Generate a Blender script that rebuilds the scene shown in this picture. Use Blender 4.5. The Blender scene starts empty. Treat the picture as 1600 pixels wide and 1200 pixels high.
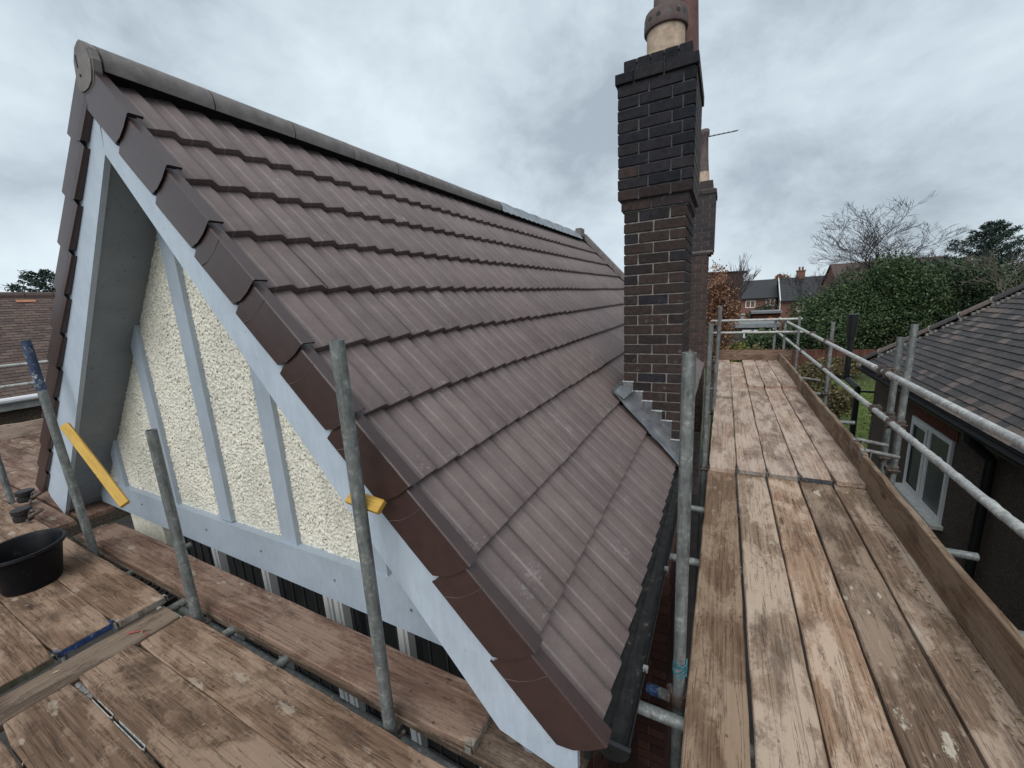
import bpy, bmesh, math, random
import numpy as np
from mathutils import Vector, Matrix, Euler
random.seed(7); rng = np.random.default_rng(7)
S = bpy.context.scene
COL = S.collection
R_ = math.radians

# ------------------------------------------------------------------ camera
cam_d = bpy.data.cameras.new("camera"); cam = bpy.data.objects.new("camera", cam_d); COL.objects.link(cam)
F_PX, YAW, PITCH, ROLL = 627.428, 0.4887, -0.2032, -0.0572
fw = Vector((-math.sin(YAW)*math.cos(PITCH), math.cos(YAW)*math.cos(PITCH), math.sin(PITCH)))
rt = Vector((math.cos(YAW), math.sin(YAW), 0)); up = rt.cross(fw)
r2 = rt*math.cos(ROLL)+up*math.sin(ROLL); u2 = up*math.cos(ROLL)-rt*math.sin(ROLL)
m = Matrix((r2, u2, -fw)).transposed().to_4x4(); m.translation = (2.544, -1.010, 1.623)
cam.matrix_world = m
cam_d.sensor_fit = 'HORIZONTAL'; cam_d.sensor_width = 36; cam_d.lens = F_PX*36/1600
cam_d.clip_start = .02; cam_d.clip_end = 2000
S.camera = cam

# ------------------------------------------------------------------ world, sun, exposure
SUN_EL, SUN_AZ = R_(46), R_(168)          # azimuth clockwise from +Y
W = bpy.data.worlds.new("World"); S.world = W; W.use_nodes = True
nt = W.node_tree; nt.nodes.clear()
def wn(t, **k):
    n = nt.nodes.new(t)
    for a, b in k.items(): setattr(n, a, b)
    return n
def wl(a, b): nt.links.new(a, b)
out = wn('ShaderNodeOutputWorld'); bg = wn('ShaderNodeBackground'); wl(bg.outputs[0], out.inputs[0])
bg.inputs['Strength'].default_value = 0.1
sky = wn('ShaderNodeTexSky', sky_type='NISHITA', sun_disc=False, sun_elevation=SUN_EL, sun_rotation=SUN_AZ)
tc = wn('ShaderNodeTexCoord'); sep = wn('ShaderNodeSeparateXYZ'); wl(tc.outputs['Generated'], sep.inputs[0])
cmb = wn('ShaderNodeVectorMath', operation='MULTIPLY'); wl(tc.outputs['Generated'], cmb.inputs[0]); cmb.inputs[1].default_value = (1, 1, 1.45)
def wnoise(scale, det, rough, dist, off):
    mp = wn('ShaderNodeMapping'); mp.inputs['Location'].default_value = off; wl(cmb.outputs[0], mp.inputs[0])
    n = wn('ShaderNodeTexNoise'); n.inputs['Scale'].default_value = scale; n.inputs['Detail'].default_value = det
    n.inputs['Roughness'].default_value = rough; n.inputs['Distortion'].default_value = dist; wl(mp.outputs[0], n.inputs[0]); return n
n1 = wnoise(1.9, 7, .48, .12, (8.6, 3.9, 1.3)); n2 = wnoise(4.2, 9, .6, .2, (7.3, 4.1, 2))
mx = wn('ShaderNodeMix', data_type='FLOAT'); mx.inputs[0].default_value = .42
wl(n1.outputs['Fac'], mx.inputs[2]); wl(n2.outputs['Fac'], mx.inputs[3])
cr = wn('ShaderNodeValToRGB'); wl(mx.outputs[0], cr.inputs[0])
e = cr.color_ramp.elements; e[0].position = .40; e[0].color = (3.2, 3.8, 4.35, 1); e[1].position = .63; e[1].color = (6.1, 6.95, 7.5, 1)
k = cr.color_ramp.elements.new(.50); k.color = (4.75, 5.5, 6.1, 1)
mc = wn('ShaderNodeMix', data_type='RGBA'); mc.inputs[0].default_value = .96
wl(sky.outputs[0], mc.inputs[6]); wl(cr.outputs[0], mc.inputs[7]); wl(mc.outputs[2], bg.inputs['Color'])

sun_d = bpy.data.lights.new("sun", 'SUN'); sun = bpy.data.objects.new("sun", sun_d); COL.objects.link(sun)
sun_d.energy = 1.5; sun_d.angle = R_(50); sun_d.color = (1, .97, .93)
sd = Vector((math.sin(SUN_AZ)*math.cos(SUN_EL), math.cos(SUN_AZ)*math.cos(SUN_EL), math.sin(SUN_EL)))
sun.rotation_euler = sd.to_track_quat('Z', 'Y').to_euler(); sun.location = (0, -20, 30)
S.view_settings.view_transform = 'Standard'; S.view_settings.look = 'None'
S.view_settings.exposure = .36; S.view_settings.gamma = 1; S.view_settings.use_curve_mapping = False

# ------------------------------------------------------------------ materials
class NT:
    def __init__(s, name):
        s.m = bpy.data.materials.new(name); s.m.use_nodes = True; s.t = s.m.node_tree; s.t.nodes.clear()
        s.out = s.t.nodes.new('ShaderNodeOutputMaterial'); s.b = s.t.nodes.new('ShaderNodeBsdfPrincipled')
        s.t.links.new(s.b.outputs[0], s.out.inputs[0]); s.tc = s.t.nodes.new('ShaderNodeTexCoord'); s.oi = None
    def set(s, **k):
        for a, v in k.items():
            i = s.b.inputs[a.replace('_', ' ')]
            s.link(v, i)
        return s
    def link(s, v, i):
        if isinstance(v, bpy.types.NodeSocket): s.t.links.new(v, i)
        elif isinstance(v, (tuple, list)) and i.type == 'RGBA': i.default_value = (*v[:3], 1)
        else: i.default_value = v
    def math(s, op, a, b=0.0, clamp=False):
        n = s.t.nodes.new('ShaderNodeMath'); n.operation = op; n.use_clamp = clamp
        s.link(a, n.inputs[0]); s.link(b, n.inputs[1]); return n.outputs[0]
    def rand(s):
        if not s.oi: s.oi = s.t.nodes.new('ShaderNodeObjectInfo')
        return s.oi.outputs['Random']
    def co(s, scale=(1, 1, 1), rnd=True, src='Object'):
        v = s.tc.outputs[src]
        n = s.t.nodes.new('ShaderNodeMapping'); n.inputs['Scale'].default_value = scale
        if rnd:
            k = s.math('MULTIPLY', s.rand(), 61.7)
            a = s.t.nodes.new('ShaderNodeVectorMath'); a.operation = 'ADD'; s.t.links.new(v, a.inputs[0]); s.t.links.new(k, a.inputs[1]); v = a.outputs[0]
        s.t.links.new(v, n.inputs[0]); return n.outputs[0]
    def noise(s, co, scale=5, det=5, rough=.55, dist=0.):
        n = s.t.nodes.new('ShaderNodeTexNoise'); s.t.links.new(co, n.inputs[0])
        for a, v in (('Scale', scale), ('Detail', det), ('Roughness', rough), ('Distortion', dist)): n.inputs[a].default_value = v
        return n.outputs['Fac']
    def voro(s, co, scale=5, feat='F1', out='Distance'):
        n = s.t.nodes.new('ShaderNodeTexVoronoi'); n.feature = feat; s.t.links.new(co, n.inputs[0]); n.inputs['Scale'].default_value = scale
        return n.outputs[out]
    def ramp(s, f, stops, out=0):
        n = s.t.nodes.new('ShaderNodeValToRGB'); s.link(f, n.inputs[0]); e = n.color_ramp.elements
        while len(e) < len(stops): e.new(.5)
        for x, (p, c) in zip(e, stops):
            x.position = p; x.color = (*c, 1) if isinstance(c, (tuple, list)) else (c, c, c, 1)
        return n.outputs[out]
    def mix(s, f, a, b, mode='MIX'):
        n = s.t.nodes.new('ShaderNodeMix'); n.data_type = 'RGBA'; n.blend_type = mode
        s.link(f, n.inputs[0]); s.link(a, n.inputs[6]); s.link(b, n.inputs[7]); return n.outputs[2]
    def bump(s, h, strength=.5, dist=.01):
        n = s.t.nodes.new('ShaderNodeBump'); n.inputs['Strength'].default_value = strength; n.inputs['Distance'].default_value = dist
        s.link(h, n.inputs['Height']); s.t.links.new(n.outputs[0], s.b.inputs['Normal']); return s
    def island(s):
        g = s.t.nodes.new('ShaderNodeNewGeometry'); return g.outputs['Random Per Island']

def simple(name, col, rough=.6, metal=0., var=.25, scale=8, bump=.0, bscale=60, rnd=True, spec=None):
    n = NT(name); c = n.co(rnd=rnd)
    f = n.noise(c, scale, 6, .6); lo = tuple(x*(1-var) for x in col); hi = tuple(min(1, x*(1+var)) for x in col)
    n.set(Base_Color=n.ramp(f, [(.3, lo), (.7, hi)]), Roughness=rough, Metallic=metal)
    if spec is not None: n.b.inputs['Specular IOR Level'].default_value = spec
    if bump: n.bump(n.noise(c, bscale, 4), bump, .004)
    return n.m

def wood(name, dark, mid, light, dust, dust_col=(.47, .36, .26), stain=.5, splat=.5, rough=.85):
    n = NT(name)
    g = n.noise(n.co((.8, 34, 34)), 2.2, 7, .62, .2); f = n.noise(n.co((3, 170, 170)), 2, 5, .65)
    pat = n.noise(n.co((.9, 2.2, 2)), 2.4, 7, .62, .6); pat2 = n.noise(n.co((1.1, 3.4, 2)), 1.9, 8, .65, .3)
    grit = n.noise(n.co((1, 1, 1)), 60, 6, .7)
    mixg = n.math('ADD', n.math('MULTIPLY', g, .62), n.math('MULTIPLY', f, .38))
    base = n.ramp(mixg, [(.32, dark), (.5, mid), (.68, light)])
    br = n.math('ADD', n.math('MULTIPLY', n.rand(), .5), .75)
    base = n.mix(1., base, n.mix(0., br, br), 'MULTIPLY')
    d = n.math('MULTIPLY', n.ramp(n.math('ADD', pat, n.math('MULTIPLY', n.math('SUBTRACT', grit, .5), .28)), [(.46, 0.), (.56, 1.)]), dust)
    base = n.mix(d, base, dust_col)
    st = n.math('MULTIPLY', n.ramp(n.math('ADD', pat2, n.math('MULTIPLY', n.math('SUBTRACT', grit, .5), .3)), [(.54, 0.), (.64, 1.)]), stain)
    base = n.mix(st, base, (dark[0]*.62, dark[1]*.62, dark[2]*.66))
    # fine splits along the grain
    ck = n.noise(n.co((.55, 15, 15)), 2.0, 5, .6, .5)
    crack = n.ramp(ck, [(.488, 0.), (.5, 1.), (.512, 0.)])
    base = n.mix(n.math('MULTIPLY', crack, .6), base, (dark[0]*.4, dark[1]*.4, dark[2]*.4))
    # knots and pale scuffs
    kv = n.voro(n.co((.75, 3.4, 1)), 1.3); kn = n.ramp(n.math('ADD', kv, n.math('MULTIPLY', grit, .10)), [(.085, 1.), (.12, 0.)])
    base = n.mix(n.math('MULTIPLY', kn, .75), base, (dark[0]*.5, dark[1]*.45, dark[2]*.45))
    sc = n.noise(n.co((3.2, 11, 1)), 3.2, 6, .7, .8); scf = n.ramp(sc, [(.60, 0.), (.66, 1.)])
    base = n.mix(n.math('MULTIPLY', scf, n.math('MULTIPLY', splat, .75)), base, (dust_col[0]*1.15, dust_col[1]*1.12, dust_col[2]*1.1))
    # plaster and mortar splats
    wob = n.noise(n.co((.6, 1.2, 1)), 22, 6, .75)
    v = n.voro(n.co((2.0, 5.6, 1)), 1.15); v2 = n.voro(n.co((5.0, 12, 1)), 1.5)
    s1 = n.ramp(n.math('ADD', v, n.math('MULTIPLY', wob, .72)), [(.455, 1.), (.51, 0.)])
    s2 = n.ramp(n.math('ADD', v2, n.math('MULTIPLY', wob, .75)), [(.50, 1.), (.56, 0.)])
    gate = n.ramp(n.noise(n.co((1.2, 2.2, 1)), 2.2, 3), [(.50, 0.), (.60, 1.)])
    sp = n.math('MULTIPLY', n.math('MAXIMUM', s1, n.math('MULTIPLY', s2, gate)), splat)
    base = n.mix(sp, base, (.56, .49, .39))
    drops = n.ramp(n.math('ADD', n.voro(n.co((7, 9, 1)), 1.6), n.math('MULTIPLY', grit, .25)), [(.19, 1.), (.22, 0.)])
    base = n.mix(n.math('MULTIPLY', drops, .65), base, (dark[0]*.6, dark[1]*.6, dark[2]*.62))
    n.set(Base_Color=base, Roughness=rough)
    n.b.inputs['Specular IOR Level'].default_value = .25
    h = n.math('ADD', n.math('MULTIPLY', mixg, .7), n.math('ADD', n.math('MULTIPLY', grit, .5), n.math('MULTIPLY', sp, .5)))
    h = n.math('SUBTRACT', h, n.math('MULTIPLY', crack, .8))
    n.bump(h, .55, .006)
    return n.m

def galv(name, col, rough=.5, metal=.35, cement=.4, rust=.3):
    n = NT(name)
    f = n.noise(n.co((3, 3, 3)), 5, 8, .7); sp = n.noise(n.co((1, 1, 1)), 55, 5, .7); st = n.noise(n.co((9, 9, 1.2)), 6, 5, .6)
    c = n.ramp(n.math('ADD', n.math('MULTIPLY', f, .4), n.math('ADD', n.math('MULTIPLY', st, .35), n.math('MULTIPLY', sp, .25))), [(.38, tuple(x*.5 for x in col)), (.5, col), (.62, tuple(min(1, x*1.5) for x in col))])
    cm = n.math('MULTIPLY', n.ramp(n.math('ADD', n.math('MULTIPLY', f, .5), n.math('MULTIPLY', sp, .5)), [(.54, 0.), (.60, 1.)]), cement)
    c = n.mix(cm, c, (.62, .6, .55))
    ru = n.math('MULTIPLY', n.ramp(n.noise(n.co((2, 2, 2)), 9, 7, .7), [(.62, 0.), (.72, 1.)]), rust)
    c = n.mix(ru, c, (.13, .075, .05))
    n.set(Base_Color=c, Roughness=n.ramp(sp, [(.3, rough-.1), (.7, rough+.2)]), Metallic=metal)
    n.bump(n.math('ADD', sp, cm), .35, .003); return n.m

def brick(name, a, b, c, lime=0.):
    n = NT(name); r = n.rand(); co = n.co()
    col = n.ramp(r, [(.0, a), (.45, b), (.8, c), (1., tuple(x*.8 for x in a))])
    f = n.noise(co, 26, 6, .7); g = n.noise(co, 90, 4, .7)
    col = n.mix(1., col, n.ramp(f, [(.3, .6), (.7, 1.35)]), 'MULTIPLY')
    if lime: col = n.mix(n.math('MULTIPLY', n.ramp(n.noise(co, 11, 7, .75), [(.62, 0.), (.72, 1.)]), lime), col, (.42, .40, .36))
    n.set(Base_Color=col, Roughness=.9); n.b.inputs['Specular IOR Level'].default_value = .2
    n.bump(n.math('ADD', f, n.math('MULTIPLY', g, .6)), .8, .006); return n.m

def tile_mat():
    n = NT('brown concrete tile'); co = n.co()
    f = n.noise(co, 7, 7, .65); g = n.noise(co, 150, 5, .75); p = n.noise(n.co((1, 1, 1)), 3, 5, .6)
    base = n.ramp(f, [(.3, (.140, .105, .100)), (.7, (.190, .147, .140))])
    br = n.math('ADD', n.math('MULTIPLY', n.rand(), .22), .89)
    base = n.mix(1., base, n.mix(0., br, br), 'MULTIPLY')
    base = n.mix(1., base, n.ramp(g, [(.3, .82), (.7, 1.18)]), 'MULTIPLY')
    # lime bloom that gathers at the nose of each tile (object y runs down the tile, 0 at head, 0.42 at nose)
    sx = n.t.nodes.new('ShaderNodeSeparateXYZ'); n.t.links.new(n.tc.outputs['Object'], sx.inputs[0])
    nose = n.math('MULTIPLY', n.math('SUBTRACT', sx.outputs[1], .30), 6., True)
    spk = n.noise(co, 85, 4, .8); lim = n.noise(co, 16, 6, .75)
    k = n.ramp(n.math('ADD', n.math('MULTIPLY', lim, .55), n.math('MULTIPLY', spk, .45)), [(.575, 0.), (.64, 1.)])
    k2 = n.ramp(n.math('ADD', n.math('MULTIPLY', p, .6), n.math('MULTIPLY', spk, .4)), [(.60, 0.), (.70, 1.)])
    k = n.math('ADD', n.math('MULTIPLY', k, n.math('MULTIPLY', nose, .75)), n.math('MULTIPLY', k2, .42), True)
    base = n.mix(k, base, (.50, .46, .44))
    # pale stripe painted along the crest of each wave
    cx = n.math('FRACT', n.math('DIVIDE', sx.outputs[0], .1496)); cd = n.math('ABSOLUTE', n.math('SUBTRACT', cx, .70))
    crest_stripe = n.math('MULTIPLY', n.ramp(n.math('ADD', cd, n.math('MULTIPLY', n.math('SUBTRACT', lim, .5), .10)), [(.01, 1.), (.055, 0.)]), n.ramp(p, [(.35, .08), (.65, .34)]))
    base = n.mix(crest_stripe, base, (.46, .40, .38))
    n.set(Base_Color=base, Roughness=n.ramp(g, [(.2, .55), (.8, .75)])); n.b.inputs['Specular IOR Level'].default_value = .4
    n.bump(n.math('ADD', g, n.math('MULTIPLY', f, .5)), .32, .003); return n.m

def plain_tile(name, a, b, c, lichen=.2):
    n = NT(name); co = n.co(); r = n.rand(); loc = n.t.nodes.new('ShaderNodeVectorMath'); n.t.links.new(n.oi.outputs['Location'], loc.inputs[0])
    cl_ = n.ramp(n.noise(loc.outputs[0], 1.1, 2, .5), [(.47, 0.), (.56, 1.)])
    col = n.mix(n.math('MULTIPLY', n.ramp(r, [(.5, 0.), (.62, 1.)]), n.math('MULTIPLY', cl_, .65)), n.ramp(r, [(0., a), (1., b)]), c)
    f = n.noise(co, 30, 6, .7); col = n.mix(1., col, n.ramp(f, [(.3, .65), (.7, 1.3)]), 'MULTIPLY')
    col = n.mix(n.math('MULTIPLY', n.ramp(n.noise(co, 9, 7, .75), [(.62, 0.), (.7, 1.)]), lichen), col, (.3, .29, .25))
    n.set(Base_Color=col, Roughness=.85); n.bump(f, .5, .004); return n.m

def island_mat(name, stops, rough=.6, trans=.0, sat=0, spec=.35):
    n = NT(name); n.set(Base_Color=n.ramp(n.island(), stops), Roughness=rough)
    n.b.inputs['Specular IOR Level'].default_value = spec
    return n.m

def brick_island(name, a, b):
    n = NT(name); col = n.ramp(n.island(), [(0, a), (1, b)]); f = n.noise(n.co((1, 1, 1), False), 30, 5, .7)
    n.set(Base_Color=n.mix(1., col, n.ramp(f, [(.3, .7), (.7, 1.3)]), 'MULTIPLY'), Roughness=.9); n.bump(f, .6, .005); return n.m
M = {}
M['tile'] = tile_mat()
M['verge'] = simple('brown verge plastic', (.050, .027, .025), .36, 0, .14, 20, .12, 180, spec=.6)
M['verge_scuff'] = simple('scuffed verge plastic', (.078, .052, .047), .5, 0, .2, 30)
M['ridge'] = simple('grey brown ridge concrete', (.175, .158, .152), .8, 0, .28, 14, .5, 120)
def paint_mat(name, col, dirt=.5):
    n = NT(name); co = n.co(); f = n.noise(co, 3.5, 6, .65); g = n.noise(n.co((4, 4, 4)), 22, 6, .75); br = n.noise(n.co((30, 30, 6)), 2, 5, .6)
    c = n.ramp(n.math('ADD', n.math('MULTIPLY', f, .6), n.math('MULTIPLY', br, .4)), [(.34, tuple(x*.84 for x in col)), (.66, tuple(min(1, x*1.08) for x in col))])
    c = n.mix(n.math('MULTIPLY', n.ramp(n.math('ADD', n.math('MULTIPLY', g, .5), n.math('MULTIPLY', f, .5)), [(.56, 0.), (.68, 1.)]), dirt), c, (.27, .26, .25))
    sp = n.ramp(n.math('ADD', n.voro(co, 13), n.math('MULTIPLY', g, .12)), [(.10, 1.), (.13, 0.)]); c = n.mix(n.math('MULTIPLY', sp, dirt*.9), c, (.10, .09, .085))
    n.set(Base_Color=c, Roughness=n.ramp(f, [(.3, .45), (.7, .65)])); n.bump(n.math('ADD', br, n.math('MULTIPLY', g, .5)), .3, .003); return n.m
M['paint'] = paint_mat('pale blue grey paint', (.49, .565, .65), .42)
M['paint2'] = paint_mat('blue grey batten paint', (.37, .43, .495), .5)
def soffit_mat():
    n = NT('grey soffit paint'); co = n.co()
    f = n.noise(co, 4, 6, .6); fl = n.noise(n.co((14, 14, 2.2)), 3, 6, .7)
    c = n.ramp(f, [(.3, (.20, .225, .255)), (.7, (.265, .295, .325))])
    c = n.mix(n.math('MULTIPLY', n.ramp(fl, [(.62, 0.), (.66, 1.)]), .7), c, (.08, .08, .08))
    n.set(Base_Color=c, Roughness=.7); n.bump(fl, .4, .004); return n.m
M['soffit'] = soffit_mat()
def render_mat():
    n = NT('cream roughcast'); co = n.co(rnd=False)
    v = n.noise(co, 75, 3, .6); p = n.noise(co, 3, 5, .6)
    c = n.ramp(v, [(.3, (.52, .49, .41)), (.5, (.79, .76, .655)), (.7, (.86, .84, .765))])
    st = n.noise(n.co((5, 5, .8), False), 1.6, 6, .65); c = n.mix(1., c, n.ramp(p, [(.3, .84), (.7, 1.06)]), 'MULTIPLY'); c = n.mix(n.ramp(st, [(.56, 0.), (.74, .32)]), c, (.40, .37, .30))
    n.set(Base_Color=c, Roughness=.95); n.b.inputs['Specular IOR Level'].default_value = .1
    n.bump(v, .5, .006); return n.m
M['render'] = render_mat()
M['wood_scar'] = wood('board brown scarred', (0.124, 0.070, 0.043), (0.230, 0.144, 0.090), (0.340, 0.229, 0.152), .6, (0.410, 0.290, 0.203), 0.4, .4)
M['wood_knot'] = wood('board pale with knots', (0.124, 0.079, 0.052), (0.315, 0.217, 0.151), (0.470, 0.343, 0.251), .85, (0.540, 0.412, 0.314), 0.6, .45)
M['wood_sand'] = wood('board sandy', (0.140, 0.077, 0.044), (0.310, 0.196, 0.127), (0.460, 0.318, 0.225), 1., (0.550, 0.402, 0.297), 0.6, .35)
M['wood_spot'] = wood('board grey brown plaster spotted', (0.100, 0.061, 0.040), (0.215, 0.141, 0.094), (0.340, 0.240, 0.172), .6, (0.410, 0.303, 0.225), 0.6, .9)
M['wood_near'] = wood('board pale brown', (0.130, 0.079, 0.050), (0.285, 0.191, 0.132), (0.429, 0.309, 0.225), .9, (0.510, 0.383, 0.288), 0.5, .6)
M['wood_far'] = wood('board weathered pale', (0.140, 0.089, 0.062), (0.340, 0.238, 0.178), (0.490, 0.367, 0.292), .85, (0.560, 0.432, 0.350), 0.5, .3)
M['wood_left'] = wood('board wet brown', (0.078, 0.047, 0.029), (0.183, 0.114, 0.076), (0.311, 0.205, 0.140), 0.65, (0.404, 0.283, 0.203), 0.55, 0.45)
M['wood_red'] = wood('board reddish brown', (0.074, 0.043, 0.031), (0.169, 0.100, 0.072), (0.271, 0.178, 0.133), 0.55, (0.349, 0.245, 0.186), 0.55, 0.4)
M['wood_toe'] = wood('toe board brown', (.10, .062, .040), (.18, .118, .077), (.26, .182, .124), .5, (.38, .29, .21), .5, .1)
M['wood_grey'] = wood('board grey brown', (0.069, 0.048, 0.036), (0.138, 0.097, 0.071), (0.230, 0.167, 0.124), .4, (0.380, 0.287, 0.218), .7, .3)
def yellow_mat():
    n = NT('yellow treated batten'); g = n.noise(n.co((2, 40, 40)), 3, 6, .6); k = n.noise(n.co((3, 9, 3)), 4, 4)
    c = n.ramp(g, [(.3, (.42, .23, .035)), (.7, (.62, .40, .085))])
    c = n.mix(n.ramp(k, [(.66, 0.), (.70, .85)]), c, (.16, .085, .02)); n.set(Base_Color=c, Roughness=.7); n.bump(g, .3, .003); return n.m
M['yellow'] = yellow_mat()
M['galv'] = galv('galvanised tube', (.195, .21, .205), .55, .3, .3, .25)
M['galv_dark'] = galv('weathered tube', (.17, .185, .18), .6, .25, .25, .4)
M['galv_pale'] = galv('pale rail tube', (.47, .47, .45), .55, .2, .75, .25)
M['galv_blue'] = galv('blue sprayed tube', (.035, .058, .115), .65, .1, .7, .2)
M['coupler'] = galv('rusty coupler', (.13, .10, .085), .65, .4, .25, .7)
M['coupler_grey'] = galv('grey coupler', (.25, .245, .235), .6, .4, .3, .4)
M['band'] = galv('steel hoop', (.30, .28, .25), .55, .5, .3, .8)
M['band_blue'] = galv('blue hoop', (.025, .06, .17), .55, .2, .35, .4)
M['band_moss'] = galv('mossy hoop', (.075, .075, .05), .8, .1, .2, .7)
M['band_dark'] = galv('dark hoop', (.06, .065, .08), .6, .3, .2, .5)
M['black'] = simple('black plastic', (.012, .012, .013), .38, 0, .3, 30, .1, 90)
def bucket_mat():
    n = NT('bucket rubber'); co = n.co((1, 1, 1), False); f = n.noise(co, 16, 7, .75); st = n.noise(n.co((26, 26, 4), False), 1.5, 5, .6)
    k = n.ramp(n.math('ADD', n.math('MULTIPLY', f, .6), n.math('MULTIPLY', st, .4)), [(.57, 0.), (.66, .6)])
    n.set(Base_Color=n.mix(k, (.006, .007, .009), (.085, .08, .075)), Roughness=n.ramp(f, [(.3, .3), (.7, .6)])); n.b.inputs['Specular IOR Level'].default_value = .18; n.bump(f, .25, .003); return n.m
M['bucket'] = bucket_mat()
M['gutter'] = simple('black gutter iron', (.008, .008, .009), .6, 0, .5, 25, .5, 60, spec=.25)
def gut_in():
    n = NT('silted gutter'); co = n.co((1, 1, 1), False); f = n.noise(co, 22, 7, .7)
    n.set(Base_Color=n.ramp(f, [(.4, (.006, .006, .007)), (.6, (.016, .015, .014)), (.70, (.12, .11, .10))]), Roughness=.85); n.bump(f, .7, .01); return n.m
M['gutter_in'] = gut_in()
def lead_mat():
    n = NT('lead sheet'); co = n.co(); f = n.noise(co, 7, 6, .6, .6); g = n.noise(co, 30, 4, .6)
    n.set(Base_Color=n.ramp(f, [(.35, (.20, .21, .23)), (.65, (.36, .375, .39))]), Metallic=.7, Roughness=n.ramp(g, [(.3, .25), (.7, .5)])); n.bump(n.math('ADD', f, n.math('MULTIPLY', g, .3)), .5, .012); return n.m
M['lead'] = lead_mat()
M['lead_pale'] = galv('lead edge', (.52, .54, .56), .5, .2, .3, 0)
M['brick'] = brick('dark chimney brick', (.042, .031, .029), (.054, .038, .034), (.026, .026, .033), .4)
M['brick_soot'] = brick('sooty brick', (.020, .021, .026), (.029, .027, .031), (.016, .019, .026), .06)
M['brick_red'] = brick('red house brick', (.09, .036, .025), (.12, .048, .032), (.06, .028, .022))
M['brick_dull'] = brick('dull brown brick', (.075, .046, .038), (.085, .05, .042), (.06, .04, .036))
M['brick_red_j'] = brick_island('red house brick joined', (.045, .020, .016), (.10, .042, .03))
M['brick_far'] = brick('red far brick', (.19, .095, .075), (.205, .105, .082), (.17, .088, .07))
M['mortar'] = simple('pale lime mortar', (.235, .22, .195), .95, 0, .45, 18, .6, 80, False)
M['mortar_far'] = simple('grey mortar', (.17, .155, .145), .95, 0, .4, 16, .5, 80, False)
M['mortar_dark'] = simple('sooty mortar', (.075, .075, .08), .95, 0, .5, 16, .6, 80, False)
M['mortar_red'] = simple('brown mortar', (.13, .075, .055), .95, 0, .3, 18, .5, 80, False)
M['pot'] = simple('buff clay pot', (.44, .335, .25), .85, 0, .28, 18, .5, 60)
M['cowl'] = simple('dull clay cowl', (.115, .082, .078), .8, 0, .3, 16, .4, 60)
M['terracotta'] = simple('dark terracotta', (.125, .058, .048), .75, 0, .3, 16, .4, 60)
M['white'] = simple('white window plastic', (.74, .75, .76), .4, 0, .06, 10)
M['white_dirty'] = simple('weathered white sill', (.60, .60, .57), .6, 0, .2, 14, .3, 50)
M['lintel'] = brick('lintel brick', (.11, .042, .03), (.14, .055, .038), (.08, .035, .028))
def glass(name, tint, rough=.06):
    n = NT(name); f = n.noise(n.co((1, 1, 1)), 2.5, 4)
    n.set(Base_Color=n.ramp(f, [(.3, tuple(x*.6 for x in tint)), (.7, tuple(x*1.4 for x in tint))]), Roughness=rough); n.b.inputs['Specular IOR Level'].default_value = .5; return n.m
M['glass_dark'] = glass('dark leaded glass', (.012, .013, .015))
M['glass_green'] = glass('obscured glass', (.05, .062, .058), .3)
M['leadcame'] = simple('lead strip', (.10, .10, .11), .5, .3)
def dash_mat():
    n = NT('brown pebbledash'); co = n.co((1, 1, 1), False); v = n.voro(co, 85); f = n.noise(co, 60, 4, .7); p = n.noise(co, 1.5, 4)
    c = n.ramp(f, [(.35, (.045, .034, .026)), (.55, (.115, .085, .062)), (.72, (.24, .19, .145))])
    c = n.mix(1., c, n.ramp(p, [(.3, .8), (.7, 1.1)]), 'MULTIPLY')
    n.set(Base_Color=c, Roughness=.95); n.bump(n.math('ADD', v, f), 1., .012); return n.m
M['dash'] = dash_mat()
M['ntile'] = plain_tile('charcoal plain tile', (.056, .051, .052), (.075, .066, .066), (.20, .150, .128), .2)
M['ltile'] = plain_tile('brown plain tile', (.085, .058, .050), (.105, .072, .060), (.12, .09, .075), .3)
M['orange_tile'] = simple('orange tile', (.42, .18, .10), .85)
M['slate'] = plain_tile('far slate', (.035, .038, .045), (.045, .047, .052), (.05, .05, .055), .1)
M['felt'] = simple('dark roof felt', (.02, .02, .022), .9)
M['void'] = simple('dark soil', (.03, .026, .022), .95, 0, .4, 3, .5, 30, False)
def lawn_mat():
    n = NT('lawn'); co = n.co((1, 1, 1), False); f = n.noise(co, 3, 7, .7); g = n.noise(co, 45, 4, .8); p = n.noise(co, .35, 5, .6)
    c = n.ramp(g, [(.3, (.05, .075, .012)), (.55, (.10, .14, .025)), (.75, (.19, .22, .05))])
    c = n.mix(n.ramp(f, [(.55, 0.), (.72, .7)]), c, (.11, .085, .045)); n.set(Base_Color=c, Roughness=.9); n.bump(g, .8, .03); return n.m
M['lawn'] = lawn_mat()
def ground_mat():
    n = NT('gardens'); co = n.co((1, 1, 1), False); f = n.noise(co, .35, 7, .7); g = n.noise(co, 6, 5, .8)
    c = n.ramp(f, [(.35, (.055, .075, .025)), (.5, (.085, .10, .035)), (.62, (.10, .075, .05))])
    c = n.mix(1., c, n.ramp(g, [(.3, .6), (.7, 1.3)]), 'MULTIPLY'); n.set(Base_Color=c, Roughness=.95); return n.m
M['ground'] = ground_mat()
M['slab'] = simple('grey paving', (.06, .057, .052), .9, 0, .3, 4, .4, 30, False)
M['fence'] = wood('red brown fence', (.07, .03, .022), (.12, .052, .038), (.17, .085, .062), .1, (.2, .12, .09), .3, 0.)
M['leaf_green'] = island_mat('evergreen leaves', [(0, (.028, .050, .024)), (.4, (.050, .083, .036)), (.75, (.075, .115, .046)), (1, (.12, .16, .068))], .6)
M['leaf_dark'] = island_mat('dark hedge leaves', [(0, (.030, .049, .028)), (.5, (.055, .083, .045)), (1, (.092, .125, .066))], .6)
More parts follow.
